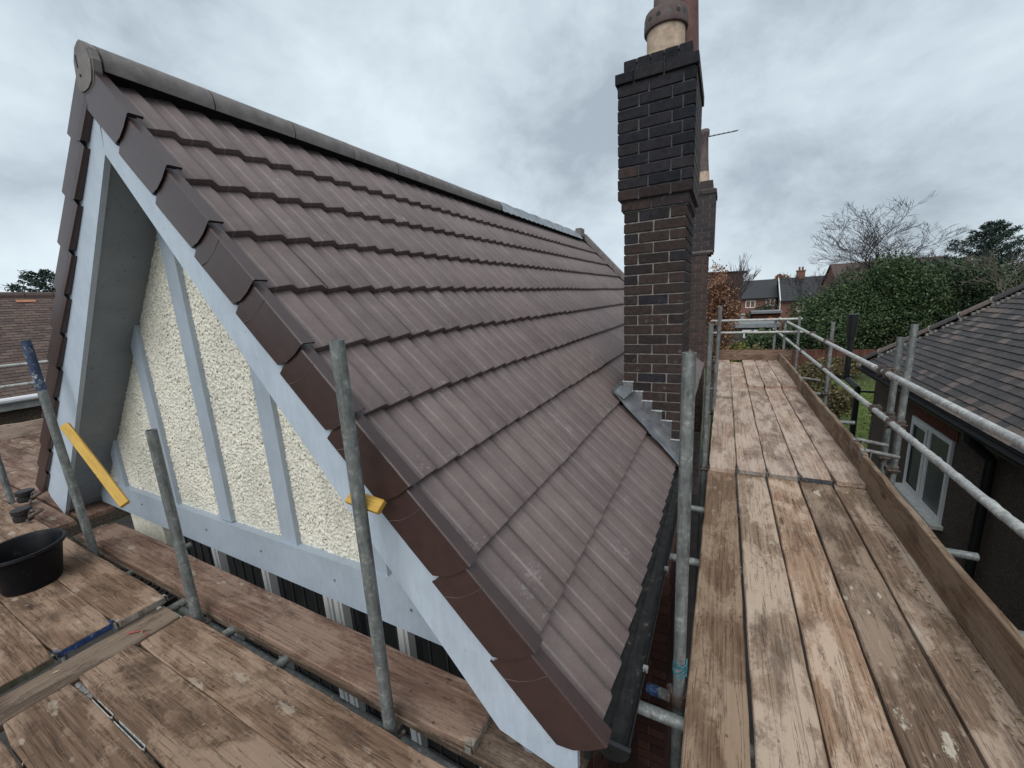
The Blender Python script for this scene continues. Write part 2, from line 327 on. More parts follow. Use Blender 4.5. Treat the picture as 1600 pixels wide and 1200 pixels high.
M['leaf_bronze'] = island_mat('copper autumn leaves', [(0, (.09, .04, .03)), (.4, (.19, .085, .055)), (.75, (.30, .15, .085)), (1, (.46, .30, .17))], .6)
M['leaf_yellow'] = island_mat('yellow green leaves', [(0, (.06, .075, .015)), (.5, (.17, .17, .03)), (1, (.36, .30, .06))], .6)
M['leaf_pale'] = island_mat('fading leaves', [(0, (.06, .055, .03)), (.5, (.12, .10, .045)), (1, (.22, .17, .08))], .6)
M['needle'] = island_mat('conifer needles', [(0, (.010, .024, .018)), (.6, (.022, .046, .034)), (1, (.045, .075, .05))], .6)
M['bark'] = simple('bark', (.085, .07, .06), .9, 0, .35, 12, .6, 40)
M['twig'] = simple('grey twigs', (.062, .050, .050), .9, 0, .25, 6)
M['twig_pale'] = simple('lichen twigs', (.115, .105, .08), .9, 0, .25, 6)
M['orange'] = simple('orange cover', (.45, .20, .05), .7)
M['grey_roof'] = simple('grey flat roof', (.22, .23, .24), .8)
M['cladding'] = simple('pale cladding', (.55, .56, .56), .6)
M['fascia'] = simple('grey board', (.34, .34, .33), .7)
M['twine'] = simple('blue polypropylene', (.025, .13, .17), .6)
M['plug'] = simple('blue cap', (.01, .06, .28), .4)
M['chip'] = simple('pale wood chip', (.55, .42, .28), .9)
M['chip_red'] = simple('red scrap', (.35, .09, .08), .8)
M['paper'] = simple('white label', (.7, .7, .68), .6)
M['mesh_dark'] = simple('black ribbed plastic', (.018, .016, .017), .5, 0, .2)
M['aerial'] = simple('aerial alloy', (.16, .165, .18), .4, .6)

# ------------------------------------------------------------------ mesh helpers
class MB:
    def __init__(s): s.v = []; s.f = []
    def add(s, vs, fs):
        o = len(s.v); s.v += [tuple(x) for x in vs]; s.f += [tuple(i+o for i in f) for f in fs]; return s
    def box(s, x0, x1, y0, y1, z0, z1):
        return s.add([(x0,y0,z0),(x1,y0,z0),(x1,y1,z0),(x0,y1,z0),(x0,y0,z1),(x1,y0,z1),(x1,y1,z1),(x0,y1,z1)],
                     [(0,3,2,1),(4,5,6,7),(0,1,5,4),(1,2,6,5),(2,3,7,6),(3,0,4,7)])
    def prism(s, pts, vec):               # closed polygon (3D points) extruded by vec
        n = len(pts); vec = Vector(vec); a = [Vector(p) for p in pts]; b = [p+vec for p in a]
        return s.add(a+b, [tuple(range(n)), tuple(range(2*n-1, n-1, -1))] + [(i, n+i, n+(i+1) % n, (i+1) % n) for i in range(n)])
    def tube(s, A, B, r0, r1=None, n=12, hollow=0., rings=1, lump=0.):
        A, B = Vector(A), Vector(B); r1 = r0 if r1 is None else r1; d = (B-A); L = d.length; d.normalize()
        u = d.orthogonal().normalized(); w = d.cross(u); vs = []; fs = []
        for k in range(rings+1):
            t = k/rings; r = r0+(r1-r0)*t
            for i in range(n):
                a = 2*math.pi*i/n; rr = r+(max(0, random.gauss(0, lump)) if lump else 0)
                vs.append(A+d*L*t+(u*math.cos(a)+w*math.sin(a))*rr)
        for k in range(rings):
            for i in range(n): fs.append((k*n+i, k*n+(i+1) % n, (k+1)*n+(i+1) % n, (k+1)*n+i))
        if hollow:
            for t0, base, sg in ((0, 0, 1), (1, rings*n, -1)):
                o = len(vs)
                for dep in (0, .06):
                    for i in range(n):
                        a = 2*math.pi*i/n; r = (r0 if t0 == 0 else r1)*hollow
                        vs.append(A+d*(L*t0+sg*dep)+(u*math.cos(a)+w*math.sin(a))*r)
                for i in range(n):
                    j = (i+1) % n; q = [(base+j, base+i, o+i, o+j), (o+j, o+i, o+n+i, o+n+j)]
                    fs += q if sg == 1 else [tuple(reversed(x)) for x in q]
                c = tuple(o+n+i for i in range(n)); fs.append(c if sg == -1 else tuple(reversed(c)))
        else:
            fs.append(tuple(range(n-1, -1, -1))); fs.append(tuple(rings*n+i for i in range(n)))
        return s.add(vs, fs)
    def lathe(s, c, prof, n=24, sx=1., sy=1., ang=0.):      # prof: (r, z) list
        vs = []; fs = []
        for r, z in prof:
            for i in range(n):
                a = 2*math.pi*i/n; x, y = r*math.cos(a)*sx, r*math.sin(a)*sy
                vs.append((c[0]+x*math.cos(ang)-y*math.sin(ang), c[1]+x*math.sin(ang)+y*math.cos(ang), c[2]+z))
        for k in range(len(prof)-1):
            for i in range(n): fs.append((k*n+i, k*n+(i+1) % n, (k+1)*n+(i+1) % n, (k+1)*n+i))
        return s.add(vs, fs)
ORG = {}          # world origin of every (unrotated) object
def mesh_of(name, mb, mat, origin=(0, 0, 0), smooth=False):
    me = bpy.data.meshes.new(name); o = Vector(origin)
    me.from_pydata([tuple(Vector(p)-o) for p in mb.v], [], mb.f); me.validate()
    me.materials.append(mat)
    if smooth: me.polygons.foreach_set('use_smooth', [True]*len(me.polygons))
    return me
def fast_mesh(name, V, Fq, mat, smooth=False):
    me = bpy.data.meshes.new(name); V = np.asarray(V, np.float32); Fq = np.asarray(Fq, np.int32); k = Fq.shape[1]
    me.vertices.add(len(V)); me.vertices.foreach_set('co', V.ravel()); me.loops.add(Fq.size); me.loops.foreach_set('vertex_index', Fq.ravel())
    me.polygons.add(len(Fq)); me.polygons.foreach_set('loop_start', np.arange(0, Fq.size, k, dtype=np.int32)); me.polygons.foreach_set('loop_total', np.full(len(Fq), k, np.int32))
    if smooth: me.polygons.foreach_set('use_smooth', np.ones(len(Fq), bool))
    me.materials.append(mat); me.update(); me.validate(); return me
def put(name, data, parent=None, origin=(0, 0, 0), rot=None, label=None, cat=None, group=None, kind=None):
    o = bpy.data.objects.new(name, data); COL.objects.link(o); origin = Vector(origin); ORG[o.name] = origin
    if parent: o.parent = parent; o.location = origin-ORG[parent.name]
    else: o.location = origin
    if rot is not None: o.rotation_euler = rot
    for kk, v in (('label', label), ('category', cat), ('group', group), ('kind', kind)):
        if v: o[kk] = v
    return o
def thing(name, label, cat, origin, group=None): return put(name, None, None, origin, label=label, cat=cat, group=group)
def part(name, mb, mat, parent, origin=None, smooth=False, kind=None, label=None):
    if origin is None: origin = tuple(np.mean(np.array(mb.v), 0))
    return put(name, mesh_of(name, mb, mat, origin, smooth), parent, origin, kind=kind, label=label)
def solo(name, mb, mat, label, cat, origin=None, group=None, smooth=False):
    if origin is None: a = np.array(mb.v); origin = (a[:, 0].mean(), a[:, 1].mean(), a[:, 2].min())
    return put(name, mesh_of(name, mb, mat, origin, smooth), None, origin, label=label, cat=cat, group=group)
def struct(name, mb, mat, origin=(0, 0, 0)): return put(name, mesh_of(name, mb, mat, origin), None, origin, kind='structure')
def autosmooth(me, ang=40):
    bm = bmesh.new(); bm.from_mesh(me)
    for e_ in bm.edges: e_.smooth = len(e_.link_faces) == 2 and e_.calc_face_angle(9) < R_(ang)
    for f in bm.faces: f.smooth = True
    bm.to_mesh(me); bm.free()

# ------------------------------------------------------------------ setting
GZ = -2.6
def gz(y): return GZ if y < 24 else GZ-2.6*min(1, (y-24)/34.)
ys = [-150, -30, 24, 30, 36, 42, 48, 54, 58, 120, 400, 900]; mb = MB()
for y in ys: mb.v += [(-600, y, gz(y)), (600, y, gz(y))]
mb.f = [(2*i, 2*i+1, 2*i+3, 2*i+2) for i in range(len(ys)-1)]
struct('ground', mb, M['ground'])
mb = MB(); mb.add([(5.2, 10.5, GZ+.012), (12, 10.5, GZ+.012), (12, 19.5, GZ+.012), (5.2, 19.5, GZ+.012)], [(0, 1, 2, 3)]); struct('lawn', mb, M['lawn'])
mb = MB(); mb.add([(-9, -6, GZ+.02), (5.6, -6, GZ+.02), (5.6, 10.4, GZ+.02), (-9, 10.4, GZ+.02)], [(0, 1, 2, 3)]); struct('path', mb, M['slab'])

# ------------------------------------------------------------------ the house being re-roofed
TR = math.tan(.83); TL = .936; AX = -.15; AZ = 2.704+.15*TR
zr = lambda x: 2.704-TR*x
zl = lambda x: AZ-TL*(AX-x)
YEND = 7.85
house = thing('gable_house', 'half timbered gable house with new brown tiled roof beside the scaffold walkway', 'house', (0, 0, GZ))
c_, s_ = math.cos(.83), math.sin(.83); SR = Vector((c_, 0, -s_)); NR = Vector((s_, 0, c_))
cl, sl = math.cos(math.atan(TL)), math.sin(math.atan(TL)); SL = Vector((-cl, 0, -sl)); NL = Vector((-sl, 0, cl))
P0 = Vector((0, 0, 2.704)); APEX = Vector((AX, 0, AZ)); dA = -.15/c_      # distance of the apex on the right slope line
# sarking board of both slopes
mb = MB()
for (S_, N_, L0, off) in ((SR, NR, 3.45, .086), (SL, NL, 3.9, .06)):
    a = APEX-N_*off+Vector((0, .06, 0)); b = a+S_*L0
    mb.prism([a, b, b-N_*.03, a-N_*.03], (0, YEND-.1, 0))
roof = part('roof', mb, M['felt'], house, tuple(APEX))
# wave tile, local x along +Y world, local y down the slope, local z normal
def tile_mesh(L, name):
    W_, T_ = .2992, .030; nu = 27; prof = []
    for i in range(nu):
        u = i/(nu-1); t = (u*2) % 1.0 if i < nu-1 else 1.0
        if t <= .72: k = t/.72; h = k if k < .86 else .86+.14*(1-(1-(k-.86)/.14)**2)*.999
        else: k = (t-.72)/.28; h = 1-k*k*(3-2*k)
        prof.append((u*W_, h*.0215))
    vs = []; fs = []
    for yv, dz in ((0, -.006), (L*.5, .0), (L-.006, .0), (L, -.004)):
        vs += [(x, yv, h+dz) for x, h in prof]
    for r in range(3):
        for i in range(nu-1): fs.append((r*nu+i, r*nu+i+1, (r+1)*nu+i+1, (r+1)*nu+i))
    o = len(vs); vs += [(x, L, h-.004) for x, h in prof]; vs += [(x, L-.004, h-T_-.006) for x, h in prof]
    for i in range(nu-1): fs.append((o+i, o+i+1, o+nu+i+1, o+nu+i))
    o2 = len(vs)
    for col in (0, nu-1):
        x, h = prof[col]; b_ = len(vs); vs += [(x, 0, h-.006), (x, L, h-.004), (x, L, h-T_-.006), (x, 0, h-T_-.006)]
        fs.append((b_, b_+1, b_+2, b_+3) if col == 0 else (b_+3, b_+2, b_+1, b_))
    me = bpy.data.meshes.new(name); me.from_pydata(vs, [], fs)
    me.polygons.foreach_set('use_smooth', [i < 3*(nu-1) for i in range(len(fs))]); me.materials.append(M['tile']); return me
TM = tile_mesh(.42, 'roof_tile'); G_, D0 = .345, .251
tilt = math.atan2(.034, .345)
CY0, CY1 = 2.45, 3.14
for i in range(10):
    d = D0+G_*i
    for k in range(26):
        y = .055+.300*k
        x_mid = (d-.15)*c_
        if x_mid > 1.86 and CY0 < y+.02 and y+.28 < CY1: continue
        nose = P0+SR*d
        jit = random.uniform(-.004, .004)
        yd = (SR*math.cos(tilt)+NR*math.sin(tilt)); zd = Vector((0, 1, 0)).cross(yd); zd = -zd if zd.z < 0 else zd
        # local axes: x=+Y, y=yd, z=zd ; keep right handed
        Rm = Matrix((Vector((0, 1, 0)), yd, zd)).transposed()
        if Rm.determinant() < 0: Rm = Matrix((Vector((0, -1, 0)), yd, zd)).transposed()
        flip = Rm.col[0].y < 0
        head = nose-yd*.42-NR*.030+yd*jit
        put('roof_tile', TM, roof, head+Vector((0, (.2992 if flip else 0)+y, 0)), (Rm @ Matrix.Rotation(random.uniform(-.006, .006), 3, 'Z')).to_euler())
# the mirrored wave (local x runs along -Y) is undone by mirroring the mesh once
if flip:
    for v in TM.vertices: v.co.x = .2992-v.co.x
    bm = bmesh.new(); bm.from_mesh(TM); bmesh.ops.reverse_faces(bm, faces=bm.faces); bm.to_mesh(TM); bm.free()
# rear slope: rows of tiles joined
mb = MB()
for i in range(11):
    a = APEX+SL*(.05+.345*i)-NL*.035; b = a+SL*.40+NL*.028
    mb.prism([a, b, b-NL*.022, a-NL*.022], (0, YEND-.05, 0)) if False else None
    q = [a+Vector((0, .06, 0)), b+Vector((0, .06, 0)), b-NL*.022+Vector((0, .06, 0)), a-NL*.022+Vector((0, .06, 0))]
    mb.prism(q, (0, YEND-.1, 0))
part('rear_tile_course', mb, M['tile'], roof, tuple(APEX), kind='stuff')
# dry verge caps
def verge_cap(A, S_, N_, d0, d1, hgt, ret=.045, lift=.012, tlt=.036):
    mb = MB(); L = d1-d0+.03; rows = 9
    def prof(t, s):           # (Y, n) cross section; the lower part pulls back at the nose
        fl = .010*(s/L)
        return [(.042, lift-.004), (.040, lift+.002), (-.004-fl, lift+.002), (-.008-fl, lift-.004), (-.009-fl, -hgt*.33), (-.009-fl, -hgt*.66), (-.007-fl, -hgt*.93), (.002-fl, -hgt), (ret, -hgt-.004)]
    pull = [0, 0, 0, 0, .006, .022, .052, .060, .060]
    ss = [0, .1*L, .5*L, .9*L, L]; vs = []
    for s in ss:
        for (yy, n), p in zip(prof(0, s), pull):
            q = A+S_*(d0-.03+min(s, L)-p*(s/L)**6)+N_*(n+.004-tlt*(1-s/L)); vs.append((q.x, A.y+yy, q.z))
    fs = [(r*rows+i, r*rows+i+1, (r+1)*rows+i+1, (r+1)*rows+i) for r in range(len(ss)-1) for i in range(rows-1)]
    # nose lip, turned back inside
    o = len(vs); last = (len(ss)-1)*rows
    for i in range(rows):
        v = Vector(vs[last+i]); cen = A+S_*(d1-.02)+N_*(-hgt*.5); w = v+(Vector((cen.x, A.y+.03, cen.z))-v).normalized()*.016; w -= S_*.004; vs.append(w)
    fs += [(last+i, last+i+1, o+i+1, o+i) for i in range(rows-1)]
    return mb.add(vs, fs)
def cap_rib(A, S_, N_, d0, hgt, lift=.012):
    mb = MB(); vs = []
    for w_, dep in ((0, .0008), (.003, -.0012), (.006, .0008)):
        for n, p in ((lift, 0), (-hgt*.33, .006), (-hgt*.66, .022), (-hgt*.93, .050)):
            q = A+S_*(d0+.085+w_-p)+N_*(n-.022); vs.append((q.x, A.y-.0115+dep, q.z))
    return mb.add(vs, [(r*4+i, r*4+i+1, r*4+4+i+1, r*4+4+i) for r in range(2) for i in range(3)])
for i in range(10):
    d1 = D0+G_*i; d0 = d1-G_ if i else dA+.06
    if i > 2: part('cap_rib', cap_rib(P0, SR, NR, d0, .186), M['verge_scuff'], roof)
    part('verge_cap', verge_cap(P0+Vector((0, 0, 0)), SR, NR, d0, d1+.004, .186), M['verge'], roof)
for i in range(11):
    d1 = .42+.345*i; d0 = d1-.345 if i else .06
    if d1 > 3.98: break
    part('verge_cap', verge_cap(APEX, SL, NL, d0, d1+.004, .130, .055, .012, .018), M['verge'], roof)
# ridge tiles, the last one domed, then lead covered ridge
def ridge_seg(y0, y1, r=.100, cz=AZ-.064, up_=0.):
    mb = MB(); n = 12; vs = []
    for y in (y0, y1):
        for rr in (r, r-.018):
            for i in range(n+1):
                a = math.pi*(i/n); a = -.32+a*(1+.64/math.pi)
                vs.append((AX+rr*math.cos(a), y, cz+rr*math.sin(a)*1.0+up_))
    k = n+1; fs = []
    for i in range(n):
        fs += [(i, i+1, 2*k+i+1, 2*k+i), (k+i+1, k+i, 3*k+i, 3*k+i+1), (i+1, i, k+i, k+i+1), (2*k+i, 2*k+i+1, 3*k+i+1, 3*k+i)]
    fs += [(0, 2*k, 3*k, k), (n, k+n, 3*k+n, 2*k+n)]
    return mb.add(vs, fs)
yj = [.03]+[.502+.492*i for i in range(7)]+[3.86]
for a, b in zip(yj[:-1], yj[1:]):
    o = part('ridge_tile', ridge_seg(a+.004, b-.004, .100+random.uniform(-.001, .001)), M['ridge'], roof); autosmooth(o.data)
    if b < 3.8:
        o = part('ridge_union', ridge_seg(b-.012, b+.012, .096), M['black'], roof)
mb = MB(); n = 12; vs = []; fs = []
for j in range(5):
    t = j/4*math.pi/2; yy = 3.86+.11*math.sin(t); r = .100*math.cos(t)+.002
    for i in range(n+1):
        a = -.10+(math.pi+.20)*i/n; vs.append((AX+r*math.cos(a), yy, AZ-.064+r*math.sin(a)-(0.100-r)*.2))
for j in range(4):
    for i in range(n): fs.append((j*(n+1)+i, j*(n+1)+i+1, (j+1)*(n+1)+i+1, (j+1)*(n+1)+i))
o = part('ridge_end', mb.add(vs, fs), M['ridge'], roof, smooth=True)
# lead sheet over the far ridge with a scalloped lower edge
mb = MB(); vs = []; ny = 60
for j in range(ny+1):
    y = 3.9+(7.3-3.9)*j/ny; w = .13+.016*math.sin(j*2.1); hump = .012*abs(math.sin(j*.35))
    for S_, N_, dd in ((SL, NL, .13), (SL, NL, .05), (None, None, 0), (SR, NR, .05), (SR, NR, w), (SR, NR, w+.01)):
        if S_ is None: q = APEX+Vector((0, 0, .045+hump))
        else: q = APEX+S_*dd+N_*(.022 if dd < .1 else .010)
        vs.append((q.x, y, q.z))
fs = [(j*6+i, j*6+i+1, (j+1)*6+i+1, (j+1)*6+i) for j in range(ny) for i in range(5)]
part('lead_ridge', mb.add(vs, fs), M['lead'], roof)
# shield shaped ridge end cap
sh = [(-.10, 2.878), (-.155, 2.902), (-.215, 2.885), (-.268, 2.835), (-.285, 2.77), (-.29, 2.735), (-.272, 2.70), (-.215, 2.692), (-.15, 2.695), (-.09, 2.715), (-.055, 2.755), (-.04, 2.80), (-.06, 2.85)]
mb = MB(); mb.prism([(-.165+(x+.165)*.80+.035, -.012, z) for x, z in sh], (0, .030, 0)); mb.prism([(-.165+(x+.165)*.72+.035, -.018, 2.79+(z-2.79)*.92) for x, z in sh], (0, .008, 0))
cap = part('ridge_end_cap', mb, M['ridge'], roof)
mb = MB(); mb.box(-.176, -.169, -.0215, -.018, 2.80, 2.85); mb.tube((-.165, -.022, 2.765), (-.165, -.016, 2.765), .006, n=8)
part('cap_slot', mb, M['black'], roof)
# far verge coping where the roof meets the next house
mb = MB()
for S_, N_, L0 in ((SR, NR, 2.5), (SL, NL, 2.5)):
    a = APEX+N_*(-.02)+Vector((0, 7.55, 0)); b = a+S_*L0; mb.prism([a, b, b+N_*.085, a+N_*.085], (0, .16, 0))
part('verge_coping', mb, M['ridge'], roof)
mb = MB(); mb.box(AX-.06, AX+.05, 7.30, 7.55, AZ-.02, AZ+.13); part('ridge_block', mb, M['ridge'], roof)
# bargeboards
zb = lambda x: 2.222-1.159*x
zbl = lambda x: 2.627+1.032*x
def xz(x, z, y): return (x, y, z)
mb = MB(); pts = [(AX+.02, zr(AX+.02)-.13), (2.17, zr(2.17)-.13), (2.17, .03), (2.10, -.005), (1.865, .045), (-.19, zb(-.19)+.0)]
mb.prism([xz(x, z, .012) for x, z in pts], (0, .026, 0)); part('bargeboard', mb, M['paint'], house)
mb = MB(); xb = -2.66
pts = [(AX-.005, zl(AX)-.085), (-.193, zb(-.19)+.002), (-2.50, zbl(-2.50)), (-2.56, .00), (-2.80, .12), (-2.86, zl(-2.86)-.085)]
mb.prism([xz(x, z, .0135) for x, z in pts], (0, .026, 0)); part('bargeboard', mb, M['paint'], house)
# soffit boards between bargeboard and wall
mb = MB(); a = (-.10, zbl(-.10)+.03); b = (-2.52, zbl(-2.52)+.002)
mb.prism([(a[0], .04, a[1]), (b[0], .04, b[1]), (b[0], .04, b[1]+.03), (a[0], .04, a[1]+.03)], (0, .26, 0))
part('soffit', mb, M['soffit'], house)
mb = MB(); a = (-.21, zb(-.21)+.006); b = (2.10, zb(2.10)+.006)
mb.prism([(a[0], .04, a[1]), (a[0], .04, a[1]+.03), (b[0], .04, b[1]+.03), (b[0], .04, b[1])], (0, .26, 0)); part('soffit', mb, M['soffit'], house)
# roughcast gable wall: real bumpy surface
YW = .285; dxy = .0056
gx = np.arange(-2.6, 1.95, dxy); gzv = np.arange(.02, 2.5, dxy); X, Z = np.meshgrid(gx, gzv)
H = rng.random(X.shape); H2 = (H+np.roll(H, 1, 0)+np.roll(H, 1, 1)+np.roll(np.roll(H, 1, 0), 1, 1))/4
Hh = np.clip((H2-.42)*2.6, 0, 1); Yv = YW-(.0080)*Hh+.002*rng.random(X.shape)
ins = (Z < 2.75+1.05*X) & (Z < 2.36-1.15*X)
V = np.stack([X+.003*rng.standard_normal(X.shape), Yv, Z+.003*rng.standard_normal(X.shape)], -1).reshape(-1, 3)
nx = X.shape[1]; idx = np.arange(X.size).reshape(X.shape)
ok = ins[:-1, :-1] & ins[1:, :-1] & ins[:-1, 1:] & ins[1:, 1:]
Fq = np.stack([idx[:-1, :-1], idx[:-1, 1:], idx[1:, 1:], idx[1:, :-1]], -1)[ok]
used = np.unique(Fq); rem = np.full(len(V), -1); rem[used] = np.arange(len(used)); V = V[used]; Fq = rem[Fq]
put('roughcast_panel', fast_mesh('roughcast_panel', V-np.array([0, YW, 1.]), Fq, M['render'], True), house, (0, YW, 1.))
mb = MB(); mb.prism([(-2.6, YW+.004, .0), (1.95, YW+.004, .0), (-.2, YW+.004, 2.5)], (0, .12, 0)); part('gable_wall', mb, M['render'], house)
# upright battens
def zt(x): return min(2.68+1.04*x, 2.30-1.155*x)
for x0, x1, b0 in ((-2.03, -1.90, .26), (-1.14, -1.01, .27), (-.43, -.295, .29), (.245, .385, .27), (.985, 1.10, .27)):
    mb = MB(); y0 = YW-.030
    mb.prism([(x0, y0, b0), (x1, y0, b0), (x1, y0, zt(x1)), (x0, y0, zt(x0))], (0, .032, 0)); part('timber_batten', mb, M['paint2'], house)
mb = MB(); mb.prism([(-2.45, YW-.045, .03), (1.75, YW-.045, .03), (1.75, YW-.045, .085), (1.62, YW-.045, .305), (-2.45, YW-.045, .255)], (0, .05, 0))
part('bressumer_board', mb, M['paint2'], house)
mb = MB()
for x in (-1.6, -.62, .02, .7, 1.25): mb.tube((x, YW-.049, .17), (x, YW-.044, .17), .008, n=8)
part('bolt_head', mb, M['galv'], house)
# bay window under the bressumer
YB = .37
mb = MB(); mb.box(-1.50, 1.55, YB+.02, YB+.05, -1.3, .03); part('window_pane', mb, M['glass_dark'], house)
win = None
for x in (-1.48, -.86, -.225, .41, .505, 1.02, 1.5):
    mb = MB(); mb.box(x-.0, x+.075, YB-.03, YB+.03, -1.3, .028); mb.box(x+.02, x+.055, YB-.042, YB-.0305, -1.3, .028)
    part('window_mullion', mb, M['white'], house)
mb = MB()
for x in np.arange(-1.4, 1.5, .118):
    mb.box(x, x+.005, YB+.013, YB+.0195, -1.3, .03)
for z in (-.45, -.95): mb.box(-1.48, 1.5, YB+.012, YB+.0185, z, z+.007)
part('leaded_strip', mb, M['leadcame'], house, kind='stuff')
mb = MB(); mb.box(-1.5, 1.58, YB-.12, YB+.1, -1.38, -1.3); part('window_sill', mb, M['white_dirty'], house)
mb = MB(); mb.box(-2.1, -1.51, .30, .5, -2.6, .015); part('roughcast_pier', mb, M['render'], house)
mb = MB(); mb.box(-1.51, 1.6, .33, .5, -2.6, -1.385); mb.box(1.585, 2.07, .33, .5, -2.6, .03); part('front_wall', mb, M['brick_red'], house)
mb = MB(); mb.box(-2.6, 2.08, .51, 7.7, -2.6, .2); part('house_wall', mb, M['mortar_red'], house)
mb = MB(); mb.box(2.07, 2.285, 1.615, 3.9, -2.6, -.28); mb.prism([(2.07, 1.62, -.28), (2.28, 1.62, -.28), (2.28, 2.44, .05), (2.07, 2.44, .05)], (0, .3, 0)); part('chimney_breast', mb, M['mortar_red'], house)
mb = MB()
for r in range(29):
    z0 = -2.58+.079*r
    for xx, w in ((2.068, .10), (2.18, .112)) if r % 2 else ((2.068, .224),): mb.box(xx, xx+w, 1.605, 1.64, z0, z0+.068)
    y0 = 1.65+(.11 if r % 2 else 0)
    while y0 < 3.8: mb.box(2.26, 2.294, y0, y0+.222, z0, z0+.068); y0 += .233
part('breast_brickwork', mb, M['brick_red_j'], house, kind='stuff')
mb = MB(); mb.box(2.18, 2.205, .05, 2.44, .05, .20); part('fascia_board', mb, M['black'], house)
# courses of the flank wall (joined)
mb = MB()
for r in range(33):
    z0 = -2.58+.08*r
    for k in range(32):
        y0 = .5+.235*k+(.117 if r % 2 else 0)
        if y0 > 2.2 and y0 < 3.2: continue
        mb.box(2.081, 2.092, y0, y0+.225, z0, z0+.07)
part('flank_brickwork', mb, M['brick_red_j'], house, kind='stuff')
# gutter
mb = MB(); n = 10; vs = []; gx0, gr, gzc = 2.280, .057, .185
for y in (.050, 2.42):
    for rr in (gr, gr-.006):
        for i in range(n+1):
            a = math.pi+math.pi*i/n; vs.append((gx0+rr*math.cos(a), y, gzc+rr*1.05*math.sin(a)))
k = n+1; fs = []
for i in range(n): fs += [(i, i+1, 2*k+i+1, 2*k+i), (i, k+i, k+i+1, i+1), (2*k+i, 2*k+i+1, 3*k+i+1, 3*k+i)]
fs += [(0, 2*k, 3*k, k), (n, k+n, 3*k+n, 2*k+n)]
gut = part('gutter', mb.add(vs, fs), M['gutter'], house, smooth=False)
mb = MB(); vs = []
for j in range(41):
    y = .054+2.36*j/40
    for i in range(n+1):
        a = math.pi+math.pi*i/n; rr = gr-.008-(.006*random.random() if 1 < i < n-1 else 0); vs.append((gx0+rr*math.cos(a), y, gzc+rr*math.sin(a)+(.012 if 3 < i < 7 else 0)))
fs = [(j*k+i+1, j*k+i, (j+1)*k+i, (j+1)*k+i+1) for j in range(40) for i in range(n)]
part('gutter_silt', mb.add(vs, fs), M['gutter_in'], gut, kind='stuff')
mb = MB(); mb.prism([(gx0+(gr+.004)*math.cos(math.pi+math.pi*i/n), +.034, gzc+(gr+.006)*1.05*math.sin(math.pi+math.pi*i/n)) for i in range(n+1)], (0, .014, 0)); part('stop_end', mb, M['black'], gut)
for y in (.35, 1.0, 1.7):
    mb = MB(); mb.box(gx0+gr-.012, gx0+gr+.006, y, y+.02, gzc-.006, gzc+.010); part('gutter_clip', mb, M['galv'], gut)
mb = MB(); vs = []
for j in range(50):
    y = .06+2.36*j/49; w = random.uniform(.006, .03)
    q = P0+SR*(3.325+w)-NR*(.062+random.uniform(0, .010)); q2 = P0+SR*3.25-NR*.075; vs += [(q2.x, y, q2.z), (q.x, y, q.z), (q.x-.006, y, q.z-.035)]
fs = [(3*j+i, 3*j+i+1, 3*j+4+i, 3*j+3+i) for j in range(49) for i in range(2)]
part('bedding_mortar', mb.add(vs, fs), M['gutter_in'], gut)

# ------------------------------------------------------------------ chimneys
def brick_mesh(w, d, h, mat):
    bm = bmesh.new(); bmesh.ops.create_cube(bm, size=1)
    for v in bm.verts: v.co = Vector((v.co.x*w, v.co.y*d, v.co.z*h))
    bmesh.ops.bevel(bm, geom=bm.edges[:], offset=.004, segments=1, affect='EDGES')
    for v in bm.verts: v.co += Vector([random.uniform(-.0012, .0012) for _ in range(3)])
    me = bpy.data.meshes.new('brick'); bm.to_mesh(me); bm.free(); me.materials.append(mat); return me
BMC = {}
def lay(w, d, h, mat, cx, cy, cz, par, ax=0):
    key = (round(w, 3), round(d, 3), round(h, 3), mat.name)
    if key not in BMC: BMC[key] = [brick_mesh(w-.0, d, h, mat) for _ in range(3)]
    me = random.choice(BMC[key]); put('brick', me, par, (cx+random.uniform(-.0015, .0015), cy+random.uniform(-.0015, .0015), cz), (0, 0, random.uniform(-.006, .006)))
def run(total, unit, first, gap=.011):
    xs = []; x = 0; w = first
    while x < total-.03:
        w = min(w, total-x); 
        if total-(x+w+gap) < .035: w = total-x
        xs.append((x, w)); x += w+gap; w = unit
    return xs
ch = part('chimney', (lambda b: (b.box(1.811, 2.257, CY0+.009, CY1-.009, -2.6, 2.26), b)[1])(MB()), M['mortar'], house, (2.03, 2.8, 0))
mb = MB(); mb.box(1.792, 2.272, CY0-.003, CY1+.003, 2.258, 2.344); mb.box(1.772, 2.294, CY0-.021, CY1+.02, 2.345, 3.22); mb.box(1.815, 2.26, CY0+.02, CY1-.02, 3.215, 3.300); part('mortar_bed', mb, M['mortar_dark'], ch)
nb = 0; stuff_b = MB()
def course(x0, x1, y0, y1, z0, h, mat, odd, stretch=.222, head=.106, vis=True):
    global nb
    Wd = x1-x0; dep = .06
    def emit(cx, cy, w, d, nearv):
        global nb
        if vis and nearv and nb < 296: lay(w, d, h-.010, mat, cx, cy, z0+h/2, ch); nb += 1
        else: stuff_b.box(cx-w/2, cx+w/2, cy-d/2, cy+d/2, z0+.005, z0+h-.005)
    for xx, w in run(Wd, stretch, head if odd else stretch): emit(x0+xx+w/2, y0+dep/2, w, dep, True)
    for yy, w in run(y1-y0-dep-.011, stretch, stretch-.06 if odd else head-.02):
        emit(x1-dep/2, y0+dep+.011+yy+w/2, dep, w, z0 > .1 and z0 < 2.3); emit(x0+dep/2, y0+dep+.011+yy+w/2, dep, w, False)
    for xx, w in run(Wd-2*dep-.02, stretch, head): emit(x0+dep+.01+xx+w/2, y1-dep/2, w, dep, False)
hc = .0806
zc = 2.258; rows = []
z = zc-hc; i = 0
